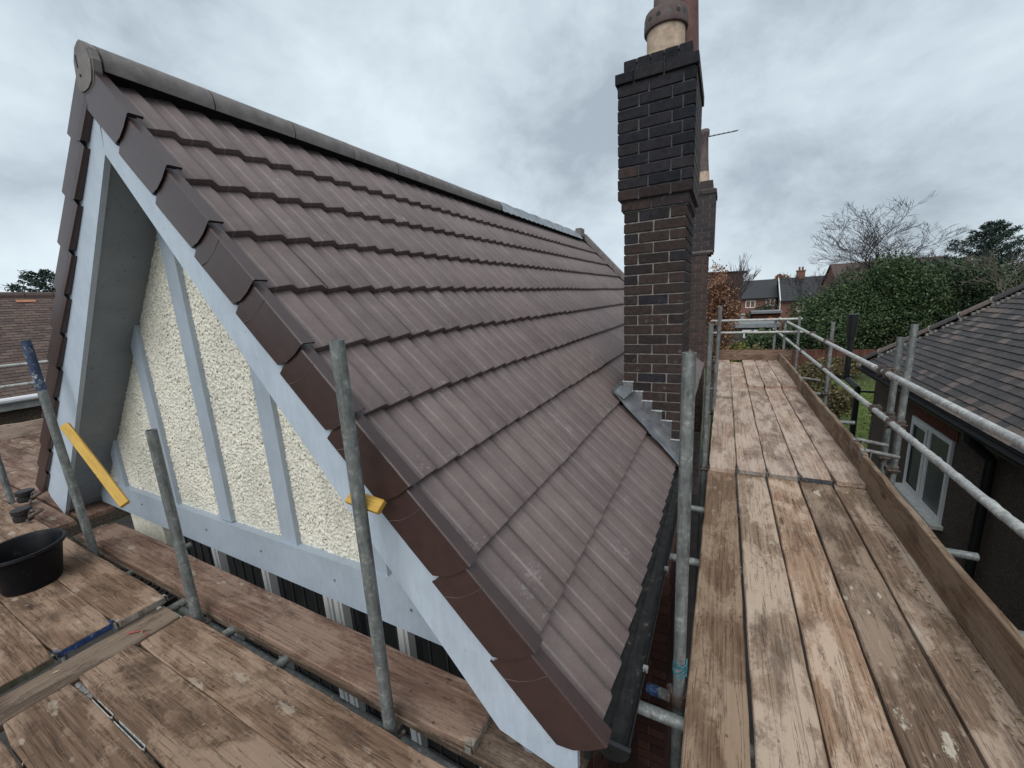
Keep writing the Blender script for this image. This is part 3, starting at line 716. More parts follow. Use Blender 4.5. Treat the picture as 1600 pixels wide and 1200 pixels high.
while z > -1.75: course(1.803, 2.265, CY0, CY1, z, hc, M['brick'] if z > .2 or random.random() < .5 else M['brick'], i % 2 == 0); z -= hc; i += 1
course(1.783, 2.281, CY0-.012, CY1+.012, 2.262, hc, M['brick'], False)
z = 2.262+hc; i = 0
while z < 3.09:
    course(1.762, 2.304, CY0-.032, CY1+.032, z, hc, M['brick_soot'] if z > 2.62 or (z > 2.4 and i % 2) else M['brick'], i % 2 == 0, .222, .15); z += hc; i += 1
ztop = z
course(1.746, 2.318, CY0-.05, CY1+.05, ztop+.001, .082, M['brick_soot'], True, .2, .13)
course(1.803, 2.272, CY0-.0, CY1+.0, ztop+.085, .090, M['brick_soot'], False, .085, .085)
part('brickwork', stuff_b, brick_island('stack brick joined', (.030, .029, .034), (.066, .043, .037)), ch, kind='stuff')
ZT = ztop+.18
mb = MB(); mb.box(1.83, 2.25, CY0+.02, CY1-.02, ZT-.04, ZT-.004); part('flaunching', mb, M['mortar_dark'], ch)
mb = MB(); prof = [(.128, -.03), (.128, .15), (.124, .155)]
mb.lathe((2.062, 2.70, ZT), [(.140, -.03), (.138, .0), (.136, .22), (.11, .23)], 28); o = part('chimney_pot', mb, M['pot'], ch, smooth=False); autosmooth(o.data, 35)
mb = MB(); mb.lathe((2.062, 2.70, ZT), [(.134, .215), (.154, .220), (.158, .23), (.156, .31), (.150, .335), (.125, .345), (.09, .35)], 28); o = part('pot_cowl', mb, M['cowl'], ch); autosmooth(o.data, 35)
mb = MB(); mb.lathe((2.062, 2.70, ZT), [(.095, .34), (.09, .46), (.085, .64)], 20); o = part('cowl_neck', mb, M['cowl'], ch, smooth=True)
for k in range(14):
    a = 2*math.pi*k/14; q = Vector((2.062+.1555*math.cos(a), 2.70+.1555*math.sin(a), ZT+.275)); d = Vector((math.cos(a), math.sin(a), 0)); mb = MB(); mb.tube(q-d*.01, q+d*.0018, .0165, n=10)
    part('cowl_hole', mb, M['black'], ch, tuple(q))
mb = MB(); mb.lathe((2.165, 2.93, ZT), [(.125, -.03), (.115, .15), (.10, .5), (.092, .8), (.11, .82), (.11, .86)], 20); part('tall_pot', mb, M['terracotta'], ch, smooth=True)
# lead flashing: apron on the tiles, soaker strip and steps
def onr(x, y, n=0.): q = Vector((x, y, zr(x)))+NR*n; return q
mb = MB(); vs = []; nseg = 24
for j in range(nseg+1):
    x = 1.73+(2.30-1.73)*j/nseg
    rip = .006*math.sin(j*1.3)
    for y, n in ((CY0-.125+.008*math.sin(j*.8), .010+rip*.3), (CY0-.112, .014+rip*.3), (CY0-.045, .022+rip), (CY0-.010, .03), (CY0-.010, .07)):
        q = onr(x, y, n); vs.append(q)
fs = [(j*5+i, j*5+i+1, (j+1)*5+i+1, (j+1)*5+i) for j in range(nseg) for i in range(4)]
o = part('lead_flashing', mb.add(vs, fs), M['lead'], ch); autosmooth(o.data, 60)
mb = MB(); vs = []
for j in range(13):
    y = CY0-.10+(CY1+.15-CY0+.1)*j/12
    for x, n in ((1.715, .012), (1.735, .018), (1.765, .022), (1.80, .03), (1.80, .14)):
        q = onr(x, y, n); vs.append(q)
fs = [(j*5+i+1, j*5+i, (j+1)*5+i, (j+1)*5+i+1) for j in range(12) for i in range(4)]
o = part('lead_back_gutter', mb.add(vs, fs), M['lead'], ch); autosmooth(o.data, 60)
for j in range(6):
    x0 = 1.797+.079*j; x1 = x0+.085; ztp = zr(x0)+.135; ztp = round((ztp-zc)/hc)*hc+zc
    mb = MB(); yq = CY0-.007-.0012*(j % 2); mb.prism([(x0, yq, ztp), (x0, yq, zr(x1)-.04), (x1, yq, zr(x1)-.04), (x1, yq, ztp)], (0, .006, 0)); part('lead_step', mb, M['lead'], ch)
    mb = MB(); mb.box(x0-.002, x1+.004, CY0-.011, CY0+.003, ztp-.002, ztp+.006); part('lead_turn_in', mb, M['lead_pale'], ch)

# second stack, further along the same roof
Y2 = 7.6
mb = MB(); mb.box(1.82, 2.222, Y2+.008, 8.29, -2.6, 2.30); mb.box(1.79, 2.312, Y2-.022, 8.32, 2.305, 3.40); mb.box(1.83, 2.255, Y2+.012, 8.29, 3.40, 3.5)
ch2 = part('chimney', mb, M['mortar_far'], house, (2.03, 8.0, 0))
mb = MB(); mbs = MB()
def ring(b, x0, x1, y0, y1, z0, h, odd):
    for xx, w in run(x1-x0, .222, .106 if odd else .222): b.box(x0+xx, x0+xx+w, y0, y0+.05, z0+.005, z0+h-.006)
    for yy, w in run(y1-y0-.06, .222, .15 if odd else .09):
        b.box(x1-.05, x1, y0+.06+yy, y0+.06+yy+w, z0+.005, z0+h-.006); b.box(x0, x0+.05, y0+.06+yy, y0+.06+yy+w, z0+.005, z0+h-.006)
z = -1.2; i = 0
while z < 2.22: ring(mb, 1.812, 2.232, Y2, 8.3, z, hc, i % 2); z += hc; i += 1
ring(mbs, 1.79, 2.275, Y2-.015, 8.315, z, hc, 1); z += hc
while z < 3.30: ring(mbs, 1.78, 2.322, Y2-.03, 8.33, z, hc, i % 2); z += hc; i += 1
ring(mbs, 1.765, 2.338, Y2-.05, 8.35, z, hc, 1); z += hc; ring(mbs, 1.82, 2.27, Y2-.0, 8.3, z, .16, 0); z += .16
part('brickwork', mb, brick_island('second stack brick', (.045, .032, .030), (.075, .048, .042)), ch2, kind='stuff'); part('brickwork', mbs, brick_island('second stack sooty brick', (.028, .027, .031), (.052, .040, .040)), ch2, kind='stuff')
mb = MB(); mb.lathe((2.095, 7.85, z), [(.11, -.05), (.10, .18), (.098, .2)], 18); part('chimney_pot', mb, M['pot'], ch2, smooth=True)
mb = MB(); mb.lathe((2.095, 7.85, z), [(.098, .15), (.075, .45), (.062, .80), (.080, .82), (.080, .90), (.06, .92)], 18); part('tall_pot', mb, M['cowl'], ch2, smooth=True)
mb = MB(); mb.tube((2.13, 8.05, z-.1), (2.13, 8.05, 4.42), .014, n=8); mast = part('aerial_mast', mb, M['aerial'], ch2)
mb = MB(); A = Vector((2.10, 8.04, 4.40)); B = Vector((2.62, 7.92, 4.36)); mb.tube(A, B, .008, n=6)
for t in (.12, .27, .42, .57, .72, .87, .98):
    q = A+(B-A)*t; mb.tube(q+Vector((-.02, -.10, -.02)), q+Vector((.03, .12, .05)), .005, n=5)
part('television_aerial', mb, M['aerial'], ch2)

# ------------------------------------------------------------------ scaffold boards
def board_mesh(L, wd=.225, th=.038, mat=None, rough=.0016, warp=.004, ):
    n = max(6, int(L/.16)); vs = []; cup = random.uniform(-.003, .003); w1, w2 = random.uniform(0, 6), random.uniform(0, 6)
    for i in range(n+1):
        x = L*i/n; e_ = min(x, L-x); inset = .010 if e_ < .001 else 0
        zz = warp*math.sin(x*1.3+w1)*.5; a = wd/2-inset+random.gauss(0, rough); b = wd/2-inset+random.gauss(0, rough); c = .005
        pr = [(-a+c, 0), (-a*.5, cup*.5), (0, cup), (b*.5, cup*.5), (b-c, 0), (b, -c), (b, -th+c), (b-c, -th), (-a+c, -th), (-a, -th+c), (-a, -c)]
        vs += [(x, y, z+zz+random.gauss(0, rough*.4)) for y, z in pr]
    k = 11; fs = []
    for i in range(n):
        for j in range(k): fs.append((i*k+j, (i+1)*k+j, (i+1)*k+(j+1) % k, i*k+(j+1) % k))
    fs.append(tuple(range(k))); fs.append(tuple(n*k+j for j in reversed(range(k))))
    me = bpy.data.meshes.new('scaffold_board'); me.from_pydata(vs, [], [tuple(reversed(f)) for f in fs]); me.materials.append(mat); return me
def board(x, y, z, L, rotz, mat, label, group, band0=None, band1=None, wd=.225, rotx=0., name='scaffold_board'):
    o = put(name, board_mesh(L, wd, .038, M[mat], .0016 if name == 'scaffold_board' else .0036, .004 if name == 'scaffold_board' else .012), None, (x, y, z), (rotx, 0, rotz), label=label, cat='scaffold board', group=group)
    for b, xx in ((band0, 0.), (band1, L)):
        if b:
            mb = MB(); s = -1 if xx == 0 else 1; w = wd/2+.0025
            xa, xb = (xx-.0035, xx-.0005) if s < 0 else (xx+.0005, xx+.0035)
            mb.box(xa, xb, -w+.012, w-.012, -.034, -.003)
            for sy in (-1, 1):
                y0, y1 = sorted((sy*(w+.0015), sy*(w-.001))); 
                mb.box(min(xx-s*.028, xx), max(xx-s*.028, xx), y0, y1, -.034, -.003)
                mb.box(min(xx-s*.028, xx-s*.004), max(xx-s*.028, xx-s*.004), sy*(w-.012)-.008, sy*(w-.012)+.008, .0005, .003)
            put('end_band', mesh_of('end_band', mb, M[b]), o, ORG[o.name])
            o.children[-1].location = (0, 0, 0)
    return o
ordn = ['leftmost', 'second', 'third', 'fourth', 'rightmost']
XD, BP = 2.476, .2318
for k_ in range(5):
    t = ['pale brown board with a long scar nearest the gutter, on the near walkway', 'board with dark knots second from the gutter on the near walkway',
         'sandy dusted board with a wet patch, middle of the near walkway', 'brown board with white plaster spots second from the toe board on the near walkway',
         'near walkway board running along the foot of the right toe board'][k_]
    board(XD+BP*k_+.112, 2.96+random.uniform(-.02, .02), 0, 4.9, R_(-90)+random.uniform(-.0012, .0012), ['wood_scar', 'wood_knot', 'wood_sand', 'wood_spot', 'wood_near'][k_], t, 'near boards of the right walkway', wd=.219)
for k_ in range(5):
    t = ['far walkway board against the black poles, lapped over the near boards', 'far walkway board second from the poles with a pale steel end band',
         'middle far walkway board with pale steel end band at the lap', 'far walkway board with dark blue end band at the lap', 'far walkway board along the toe board, bare rounded end at the lap'][k_]
    L = [3.9, 6.1, 3.85, 3.85, 3.85][k_]
    board(XD+.006+BP*k_+.112, 2.845+.006*k_+random.uniform(-.006, .006), .041, L, R_(90), 'wood_far', t, 'lapped boards of the right walkway', [None, 'band', 'band', 'band_dark', None][k_], wd=.222)
for k_ in (0, 2, 3, 4):
    y0 = 5.5 if k_ == 0 else 6.28+.03*k_
    t = {0: 'end board by the inner poles with its near end lying on top', 2: 'centre board of the last stretch before the end toe board', 3: 'second board from the right in the last stretch of walkway', 4: 'last board along the toe board up to the far corner'}[k_]
    board(XD+.006+BP*k_+.112, y0, .080, 9.02-y0, R_(90), 'wood_far', t, 'end boards of the right walkway', 'band' if k_ == 0 else None)
# toe boards stand on edge
board(3.642, -1.5, .118, 4.55, R_(90), 'wood_toe', 'long brown toe board on edge beside the near walkway, knots near its bottom', 'toe boards', None, None, .225, R_(90), 'toe_board')
board(3.650, 3.07, .128, 3.05, R_(90), 'wood_toe', 'toe board on edge beyond the double uprights', 'toe boards', None, None, .225, R_(90), 'toe_board')
board(3.640, 6.14, .140, 2.85, R_(90), 'wood_toe', 'toe board on edge reaching the far corner of the walkway', 'toe boards', 'band', None, .225, R_(90), 'toe_board')
board(2.42, 9.08, .175, 1.42, 0, 'wood_red', 'reddish toe board closing the far end of the walkway', 'toe boards', None, None, .225, R_(90), 'toe_board')
# left front platform
for k_, (y, xs, t, mt) in enumerate([(-.262, -.062, 'cracked tan board nearest the gable, butting the cross board', 'wood_left'), (-.488, -.085, 'second foreground board from the gable, smooth brown with wide pale scuffs', 'wood_left'),
                                 (-.722, -.075, 'third foreground board from the gable beside the grit filled gap', 'wood_left'), (-.955, -.075, 'lower left corner board of the foreground platform', 'wood_left'), (-1.19, -.07, 'foreground board under the bottom left of the picture', 'wood_left')]):
    board(xs, y, 0, 2.50, 0, mt, t, 'foreground boards of the left platform')
board(-.190, -1.9, -.004, 1.72, R_(90), 'wood_grey', 'grey weathered cross board between the foreground boards and the bucket boards', None, wd=.205)
for k_, (y, xe, t, b) in enumerate([(-.265, -.295, 'board right of the bucket with a pale rusty steel end band', 'band'), (-.490, -.325, 'board under the bucket with a blue end band', 'band_blue'), (-.717, -.300, 'board left of the bucket with a mossy dark end', 'band_moss'), (-.945, -.29, 'outer board at the left edge of the bucket platform', 'band_moss')]):
    board(xe-3.9, y, .040, 3.9, 0, 'wood_left', t, 'boards of the bucket platform', None, b)
for k_ in range(10):
    y = -1.02+.232*k_
    t = 'reddish weathered board of the far left platform, %s from the front' % ['first', 'second', 'third', 'fourth', 'fifth', 'sixth', 'seventh', 'eighth', 'ninth', 'tenth'][k_]
    board(-6.98, y, .0, 2.80 if y < -.2 else (4.70 if y < .3 else 3.9), random.uniform(-.004, .004), 'wood_red', t, 'boards of the far left platform')
board(-7.02, -2.0, .105, 4.4, R_(90), 'wood_far', 'pale toe board on edge along the outer side of the left platform', 'toe boards', None, None, .225, R_(90), 'toe_board')
board(-7.22, -2.0, .02, 4.4, R_(90), 'wood_far', 'pale board lying flat outside the left toe board', None)
# plank pair under the gable
board(-1.86, .030, .004, 3.64, R_(.3), 'wood_red', 'long reddish plank directly below the painted gable', 'planks along the gable', None, 'band')
board(-2.05, .018, -.038, 4.22, R_(.5), 'wood_grey', 'lower plank sticking out beneath the long reddish plank', 'planks along the gable')

# ------------------------------------------------------------------ scaffold tubes and couplers
TRAD = .0242
def coupler(b, P, axis, other, r=TRAD):
    P, axis, other = Vector(P), Vector(axis).normalized(), Vector(other).normalized()
    b.tube(P-axis*.030, P+axis*.030, r+.011, n=12)
    q = P+other*(r+.016); side = axis.cross(other).normalized()
    vs = []
    for sx in (-1, 1):
        for sy in (-1, 1):
            for sz in (-1, 1): vs.append(q+axis*.024*sx+other*.016*sy+side*.026*sz)
    b.add(vs, [(0, 1, 3, 2), (4, 6, 7, 5), (0, 4, 5, 1), (2, 3, 7, 6), (0, 2, 6, 4), (1, 5, 7, 3)])
    for sgn in (-1, 1):
        c = P+side*(r+.016)*sgn; b.tube(c-other*.035, c+other*.05, .007, n=6); b.tube(c+other*.03, c+other*.044, .013, n=6)
    return b
def pole(A, B, mat, label, group, clamps=(), name='scaffold_pole', cat='scaffold pole', lump=0., rings=1, cmat='coupler', tops=None):
    mb = MB(); mb.tube(A, B, TRAD, n=18, hollow=.84, rings=rings, lump=lump)
    o = solo(name, mb, M[mat], label, cat, origin=A, group=group)
    if not lump: autosmooth(o.data, 30)
    else: o.data.polygons.foreach_set('use_smooth', [True]*len(o.data.polygons))
    d = (Vector(B)-Vector(A)).normalized()
    for P, oth in clamps:
        part('coupler', coupler(MB(), P, d, oth), M[cmat], o)
    if tops:
        L0, m2 = tops; mb = MB(); Bv = Vector(B); mb.tube(Bv-d*L0, Bv+d*.001, TRAD+.0008, n=18, hollow=.86, rings=6); part('paint_coat', mb, M[m2], o)
    return o
gp = 'upright scaffold poles'; gr_ = 'guard rails'; gt = 'transom tubes under the boards'
pole((-1.22, -.135, GZ), (-1.586, -.12, 1.546), 'galv_dark', 'leaning pole with blue sprayed top left of the gable', gp, [((-1.45, -.13, -.09), (0, 1, 0))], tops=(.34, 'galv_blue'))
pole((-.01, -.142, GZ), (-.018, -.132, 1.084), 'galv_dark', 'short upright pole in front of the cream panels', gp, [((-.012, -.14, -.09), (0, 1, 0))])
pole((1.40, -.118, GZ), (1.44, -.120, 1.532), 'galv_dark', 'tall dark pole standing in front of the verge', gp, [((1.41, -.12, -.09), (0, 1, 0))])
pole((2.445, .55, GZ), (2.441, .55, 1.407), 'galv', 'thick grey pole between gutter and walkway, nearest to the chimney', gp, [((2.445, .55, -.10), (0, 1, 0))])
pole((2.425, 3.02, GZ), (2.446, 3.0, 1.330), 'galv_dark', 'dark pole right beside the chimney at the start of the lapped boards', gp, [((2.44, 3.02, -.05), (1, 0, 0))])
pole((2.425, 5.0, GZ), (2.504, 5.0, 1.41), 'galv', 'slightly leaning pole by the far inner edge of the walkway', gp, [((2.478, 5.0, -.03), (1, 0, 0))])
XR = 3.86; zt_, zm_ = .805, .415
pole((3.918, 3.42, GZ), (3.918, 3.385, 1.258), 'galv', 'right one of the paired uprights outside the guard rails', gp, [((3.918, 3.39, zm_), (-1, 0, 0)), ((3.918, 3.4, .0), (-1, 0, 0))])
pole((3.918, 3.66, GZ), (3.918, 3.645, 1.128), 'galv', 'left one of the paired uprights outside the guard rails', gp, [((3.918, 3.65, zt_), (-1, 0, 0)), ((3.918, 3.65, zm_), (-1, 0, 0)), ((3.918, 3.65, .02), (-1, 0, 0))])
pole((3.912, 6.10, GZ), (3.912, 6.10, 1.085), 'galv', 'single upright halfway along the far guard rails', gp, [((3.912, 6.1, zt_), (-1, 0, 0)), ((3.912, 6.1, zm_), (-1, 0, 0)), ((3.912, 6.1, .06), (-1, 0, 0))])
pole((3.905, 8.9, GZ), (3.905, 8.9, 1.005), 'galv', 'nearer upright at the far corner of the walkway', gp, [((3.905, 8.9, zm_), (-1, 0, 0))])
pole((3.70, 9.14, GZ), (3.70, 9.14, .94), 'galv', 'thin upright behind the end toe board', gp, [((3.70, 9.14, .665), (0, -1, 0))])
pole((3.50, 9.14, GZ), (3.53, 9.14, .955), 'galv', 'leftmost upright behind the end toe board', gp, [((3.53, 9.14, .93), (0, -1, 0))])
pole((XR, -.9, .812), (XR, 3.9, .805), 'galv_pale', 'near top guard rail with pale worn paint', gr_, [((XR, 3.63, .806), (1, 0, 0)), ((XR, 3.77, .806), (1, 0, 0))], 'guard_rail', 'guard rail', .0006, 60)
pole((XR-.004, 3.90, .806), (XR-.004, 11.7, .795), 'galv_pale', 'far top guard rail running to the corner of the walkway', gr_, [((XR-.004, 6.1, .803), (1, 0, 0)), ((XR-.004, 7.2, .801), (1, 0, 0))], 'guard_rail', 'guard rail', .0004, 60)
pole((XR, -.6, .405), (XR, 4.02, .415), 'galv_pale', 'near lower guard rail caked with cement lumps', gr_, [((XR, 3.40, .414), (1, 0, 0)), ((XR, 3.86, .414), (1, 0, 0))], 'guard_rail', 'guard rail', .0028, 110)
pole((XR-.004, 4.02, .415), (XR-.004, 13.0, .405), 'galv_pale', 'far lower guard rail ending past the corner', gr_, [((XR-.004, 6.1, .412), (1, 0, 0)), ((XR-.004, 8.0, .41), (1, 0, 0))], 'guard_rail', 'guard rail', .0005, 60)
pole((2.30, 9.09, .938), (3.98, 9.09, .938), 'galv_pale', 'upper rail across the far end of the walkway', gr_, [], 'guard_rail', 'guard rail')
pole((2.36, 9.095, .672), (4.02, 9.095, .672), 'galv_pale', 'lower rail across the far end of the walkway', gr_, [], 'guard_rail', 'guard rail')
pole((-7.07, -3.0, 1.09), (-7.07, 4.5, 1.09), 'galv_pale', 'upper rail at the far left in front of the brown roof', gr_, [], 'guard_rail', 'guard rail')
pole((-7.07, -3.0, .785), (-7.07, 4.5, .785), 'galv_pale', 'lower rail at the far left in front of the brown roof', gr_, [], 'guard_rail', 'guard rail')
pole((-3.40, -.11, GZ), (-3.42, -.115, 1.2), 'galv_dark', 'upright pole cut by the left edge of the picture', gp, [((-3.41, -.11, -.07), (0, 1, 0))])
for x, t in ((-1.02, 'transom tube poking out near the left end of the bay window'), (-.33, 'transom tube with pale end beside the bucket boards'), (.20, 'transom tube between the short pole and the bay window'), (.66, 'transom tube in the gap below the tall pole')):
    pole((x, -1.3, -.066), (x+.02, .27 if x < -.9 else .10, -.066), 'galv', t, gt)
for y, x0, x1, t in ((.41, 2.17, 3.80, 'thick transom tube crossing the gap beside the gutter end'), (1.50, 2.30, 3.9, 'second transom tube seen through the gap by the gutter'), (2.20, 2.32, 3.985, 'transom tube sticking out past the near toe board'), (5.05, 2.4, 4.02, 'transom tube sticking out below the middle of the toe board'), (6.6, 2.4, 4.05, 'transom tube sticking out below the far toe board')):
    pole((x0, y, -.066), (x1, y, -.066), 'galv', t, gt)
pole((2.48, .72, -.30), (2.30, .73, -.31), 'galv_dark', 'short tube with a bright blue plastic cap in the gap', None, tops=(.045, 'band_blue'))
pole((-4.6, -.10, -.075), (2.3, -.10, -.118), 'galv_dark', 'ledger tube running below the gable planks', 'ledger tubes')
# clips over the toe board
for y, t in ((3.10, 'grey clip over the toe board by the paired uprights'), (3.36, 'grey clamp bent over the toe board in front of the paired uprights'), (6.22, 'steel clip over the toe board further along')):
    mb = MB(); zt2 = .234 if y < 3.2 else .243
    mb.box(3.612, 3.668, y, y+.06, zt2+.001, zt2+.008); mb.box(3.612, 3.6175, y, y+.06, zt2-.09, zt2); mb.box(3.6725, 3.678, y, y+.06, zt2-.12, zt2+.008); mb.tube((3.64, y+.03, zt2+.006), (3.86, y+.03, zt2-.03), .016, n=10)
    solo('board_clip', mb, M['coupler_grey'], t, 'board clip', group='toe board clips')
# loose fittings on the left platform
for (x, y, a, t) in ((-3.18, -.06, .3, 'black rubber capped coupler lying beside the left upright'), (-2.62, -.20, 1.1, 'black rubber capped coupler on the board edge behind the bucket')):
    o = thing('loose_coupler', t, 'coupler', (x, y, .042), 'loose couplers on the left platform')
    mb = MB(); mb.lathe((x, y, .045), [(.0, 0), (.055, 0), (.060, .01), (.060, .045), (.050, .05), (.050, .06), (.062, .064), (.064, .10), (.055, .106), (.0, .106)], 16); part('clamp_body', mb, M['mesh_dark'], o, smooth=False)
    mb = MB(); q = Vector((x+.10, y+.02, .085))
    for k in range(9):
        a0, a1 = a+k*.5, a+(k+1)*.5; mb.tube(q+Vector((math.cos(a0), math.sin(a0)*.4, math.sin(a0)*.9))*.055, q+Vector((math.cos(a1), math.sin(a1)*.4, math.sin(a1)*.9))*.055, .011, n=6)
    mb.tube((x+.1, y+.02, .09), (x+.22, y+.07, .15), .016, n=8); part('clamp_jaw', mb, M['coupler'], o)

# ------------------------------------------------------------------ small things on the scaffold
bx, by, bz = -1.285, -.452, .0405
bk = thing('bucket', 'black oval plastic builder bucket standing on the brown boards', 'bucket', (bx, by, bz))
mb = MB(); an = R_(-20)
mb.lathe((bx, by, bz), [(.0, .004), (.128, .004), (.134, .0), (.140, .02), (.178, .228), (.194, .231), (.203, .244), (.198, .258), (.184, .256), (.172, .235), (.136, .025), (.0, .020)], 36, 1.08, .95, an)
o = part('bucket_body', mb, M['bucket'], bk); autosmooth(o.data, 45)
mb = MB()
for i in range(5):
    a0 = R_(232+i*5); a1 = R_(237+i*5)
    pts = []
    for a, zz in ((a0, .12), (a1, .12), (a1, .16), (a0, .16)):
        r = .1585+(zz-.12)*.18+.0025; x, y = r*math.cos(a)*1.08, r*math.sin(a)*.95
        pts.append((bx+x*math.cos(an)-y*math.sin(an), by+x*math.sin(an)+y*math.cos(an), bz+zz))
    mb.add(pts, [(0, 1, 2, 3)])
part('bucket_label', mb, M['paper'], bk)
mb = MB(); mb.box(-1.50, -1.44, -.60, -.55, .041, .075); solo('dark_block', mb, M['mesh_dark'], 'small dark block on the boards at the foot of the bucket', 'block')
def batten(A, B, w, t, mat, label, nrm=(0, -1, 0), name='roofing_batten'):
    A, B = Vector(A), Vector(B); d = (B-A); L = d.length; d.normalize(); nn = Vector(nrm); nn = (nn-d*nn.dot(d)).normalized(); b_ = nn.cross(d)
    mb = MB(); mb.box(0, L, -w/2, w/2, -t/2, t/2)
    o = put(name, mesh_of(name, mb, M[mat]), None, A, Matrix((d, b_, nn)).transposed().to_euler(), label=label, cat='batten'); 
    bm = bmesh.new(); bm.from_mesh(o.data); bmesh.ops.bevel(bm, geom=bm.edges[:], offset=.0025, segments=1, affect='EDGES'); bm.to_mesh(o.data); bm.free(); return o
batten((-1.42, -.095, .965), (-.675, -.115, .530), .05, .025, 'yellow', 'yellow treated batten slanting off the leaning pole in front of the gable', (.25, -.55, .8))
batten((1.345, -.085, .950), (1.495, -.075, .930), .05, .025, 'yellow', 'short yellow batten offcut tucked behind the tall dark pole', (.1, -.6, .8))
# ribbed black strip in the gap behind the bucket boards
mb = MB()
for k in range(14): mb.box(-1.13+.055*k, -1.13+.055*k+.032, -.145, -.075, -.085, -.055+.006*(k % 2))
mb.box(-1.15, -.33, -.14, -.08, -.10, -.086); solo('ribbed_mat', mb, M['mesh_dark'], 'black ribbed strip lying in the gap beside the bucket boards', 'ribbed strip')
# twine on the grey pole
mb = MB()
for k in range(34):
    a = k*.75; z0 = .02+.0022*k+.008*math.sin(k*1.7); a1 = a+.75; z1 = .02+.0022*(k+1)+.008*math.sin((k+1)*1.7)
    mb.tube((2.445+.0275*math.cos(a), .55+.0275*math.sin(a), z0), (2.445+.0275*math.cos(a1), .55+.0275*math.sin(a1), z1), .0035, n=5)
solo('blue_twine', mb, M['twine'], 'blue twine wound round the grey pole beside the gutter', 'twine')
# grit and clips in the gap between foreground boards
for (xa, xb, t) in ((.14, .33, 'first bent metal strip wedged in the gap between foreground boards'), (.36, .62, 'second longer metal strip wedged in the gap nearer the camera')):
    mb = MB(); y = -.606; pts = [(xa, y-.006), (xb-.01, y-.006), (xb, y), (xb-.01, y+.006), (xa+.02, y+.005)]
    for (x0, ya), (x1, yb) in zip(pts[:-1], pts[1:]): mb.prism([(x0, ya, -.02), (x1, yb, -.02), (x1, yb, .002), (x0, ya, .002)], (0, .0022, 0))
    solo('metal_strip', mb, M['galv_pale'], t, 'metal strip', group='metal strips in the gap')
mb = MB()
for k in range(16):
    c = Vector((random.uniform(-.05, .12), -.605+random.uniform(-.006, .006), -.012)); r = random.uniform(.006, .014)
    mb.lathe(c, [(0, -r), (r*1.2, -r*.4), (r, r*.5), (0, r*.8)], 6, random.uniform(.8, 1.5))
o = solo('mortar_crumbs', mb, M['coupler_grey'], 'grey mortar crumbs filling the end of the board gap', 'debris'); o['kind'] = 'stuff'
def debris(name, n, region, mat, lo, hi, label, z):
    mb = MB()
    for _ in range(n):
        x, y = random.uniform(*region[0]), random.uniform(*region[1]); L = random.uniform(lo, hi); a = random.uniform(0, 6.28); w = L*random.uniform(.08, .3)
        c, s = math.cos(a), math.sin(a); P = [(L/2, 0, .002), (0, w/2, .005), (-L/2, 0, .002), (0, -w/2, .004)]; zz = z
        mb.add([(x+c*px-s*py, y+s*px+c*py, zz+pz) for px, py, pz in P]+[(x, y, zz)], [(0, 1, 2, 3), (1, 0, 4), (2, 1, 4), (3, 2, 4), (0, 3, 4)])
    o = solo(name, mb, M[mat], label, 'debris'); o['kind'] = 'stuff'; return o
debris('wood_splinters', 34, ((-.28, 1.5), (-1.2, -.17)), 'chip', .006, .035, 'pale wood splinters and chips on the foreground boards', .004)
debris('wood_splinters', 50, ((2.5, 3.6), (.2, 2.8)), 'chip', .003, .014, 'small pale chips scattered on the near walkway boards', .004)
debris('dead_leaves', 90, ((3.50, 3.62), (.5, 3.0)), 'leaf_pale', .01, .035, 'dry leaf crumbs gathered along the foot of the toe board', .005)
mb = MB(); mb.add([(-.21, -.36, .003), (-.12, -.30, .004), (-.115, -.31, .012), (-.20, -.375, .004)], [(0, 1, 2, 3)]); mb.add([(-.13, -.33, .004), (-.08, -.32, .003), (-.085, -.335, .008)], [(0, 1, 2)])
solo('red_scrap', mb, M['chip_red'], 'thin red scrap on the grey cross board', 'scrap')

# ------------------------------------------------------------------ bungalow to the right
NX, NY, NZ = 5.15, 9.8, -.085; TN = math.tan(R_(43.5)); LN = 4.6
cn, sn = math.cos(R_(43.5)), math.sin(R_(43.5)); SN = Vector((cn, 0, sn)); NN = Vector((-sn, 0, cn))
bung = thing('bungalow', 'pebbledashed bungalow with charcoal tiled hip roof right of the walkway', 'bungalow', (NX+.3, NY-.3, GZ))
mb = MB(); y0 = -6.; rx = NX+LN*cn; rz = NZ+LN*sn
mb.add([(NX, y0, NZ-.03), (NX, NY, NZ-.03), (rx, NY-LN*cn, rz-.03), (rx, y0, rz-.03), (2*rx-NX, NY, NZ-.03), (2*rx-NX, y0, NZ-.03)], [(0, 3, 2, 1), (1, 2, 4), (2, 3, 5, 4), (0, 1, 4, 5)])
nroof = part('roof', mb, M['felt'], bung, (NX, 5, NZ))
cand = []
nrows = 44
for r in range(nrows):
    s = .10*r; ymax = NY-(s+.05)*cn; off = .0825 if r % 2 else 0; y = ymax-.02-off
    sizes = []
    k = 0
    while y > -5.9:
        q = Vector((NX, 0, NZ))+SN*s; cand.append((r, y-.163, y)); y -= .165
def nt_mesh():
    w, L, t = .1625, .165, .012; vs = [(0, 0, .0), (w, 0, .0), (w, L, .0), (0, L, 0), (0, 0, -t), (w, 0, -t), (w*.5, 0, .004), (w*.5, L, .003), (w*.5, 0, -t+.004)]
    fs = [(0, 6, 7, 3), (6, 1, 2, 7), (0, 4, 8, 6), (6, 8, 5, 1), (0, 3, 4), (1, 5, 2)]
    me = bpy.data.meshes.new('roof_tile'); me.from_pydata(vs, [], fs); me.materials.append(M['ntile']); return me
NTM = nt_mesh(); tl = math.atan2(.014, .10)
camp = Vector((2.544, -1.01, 1.623))
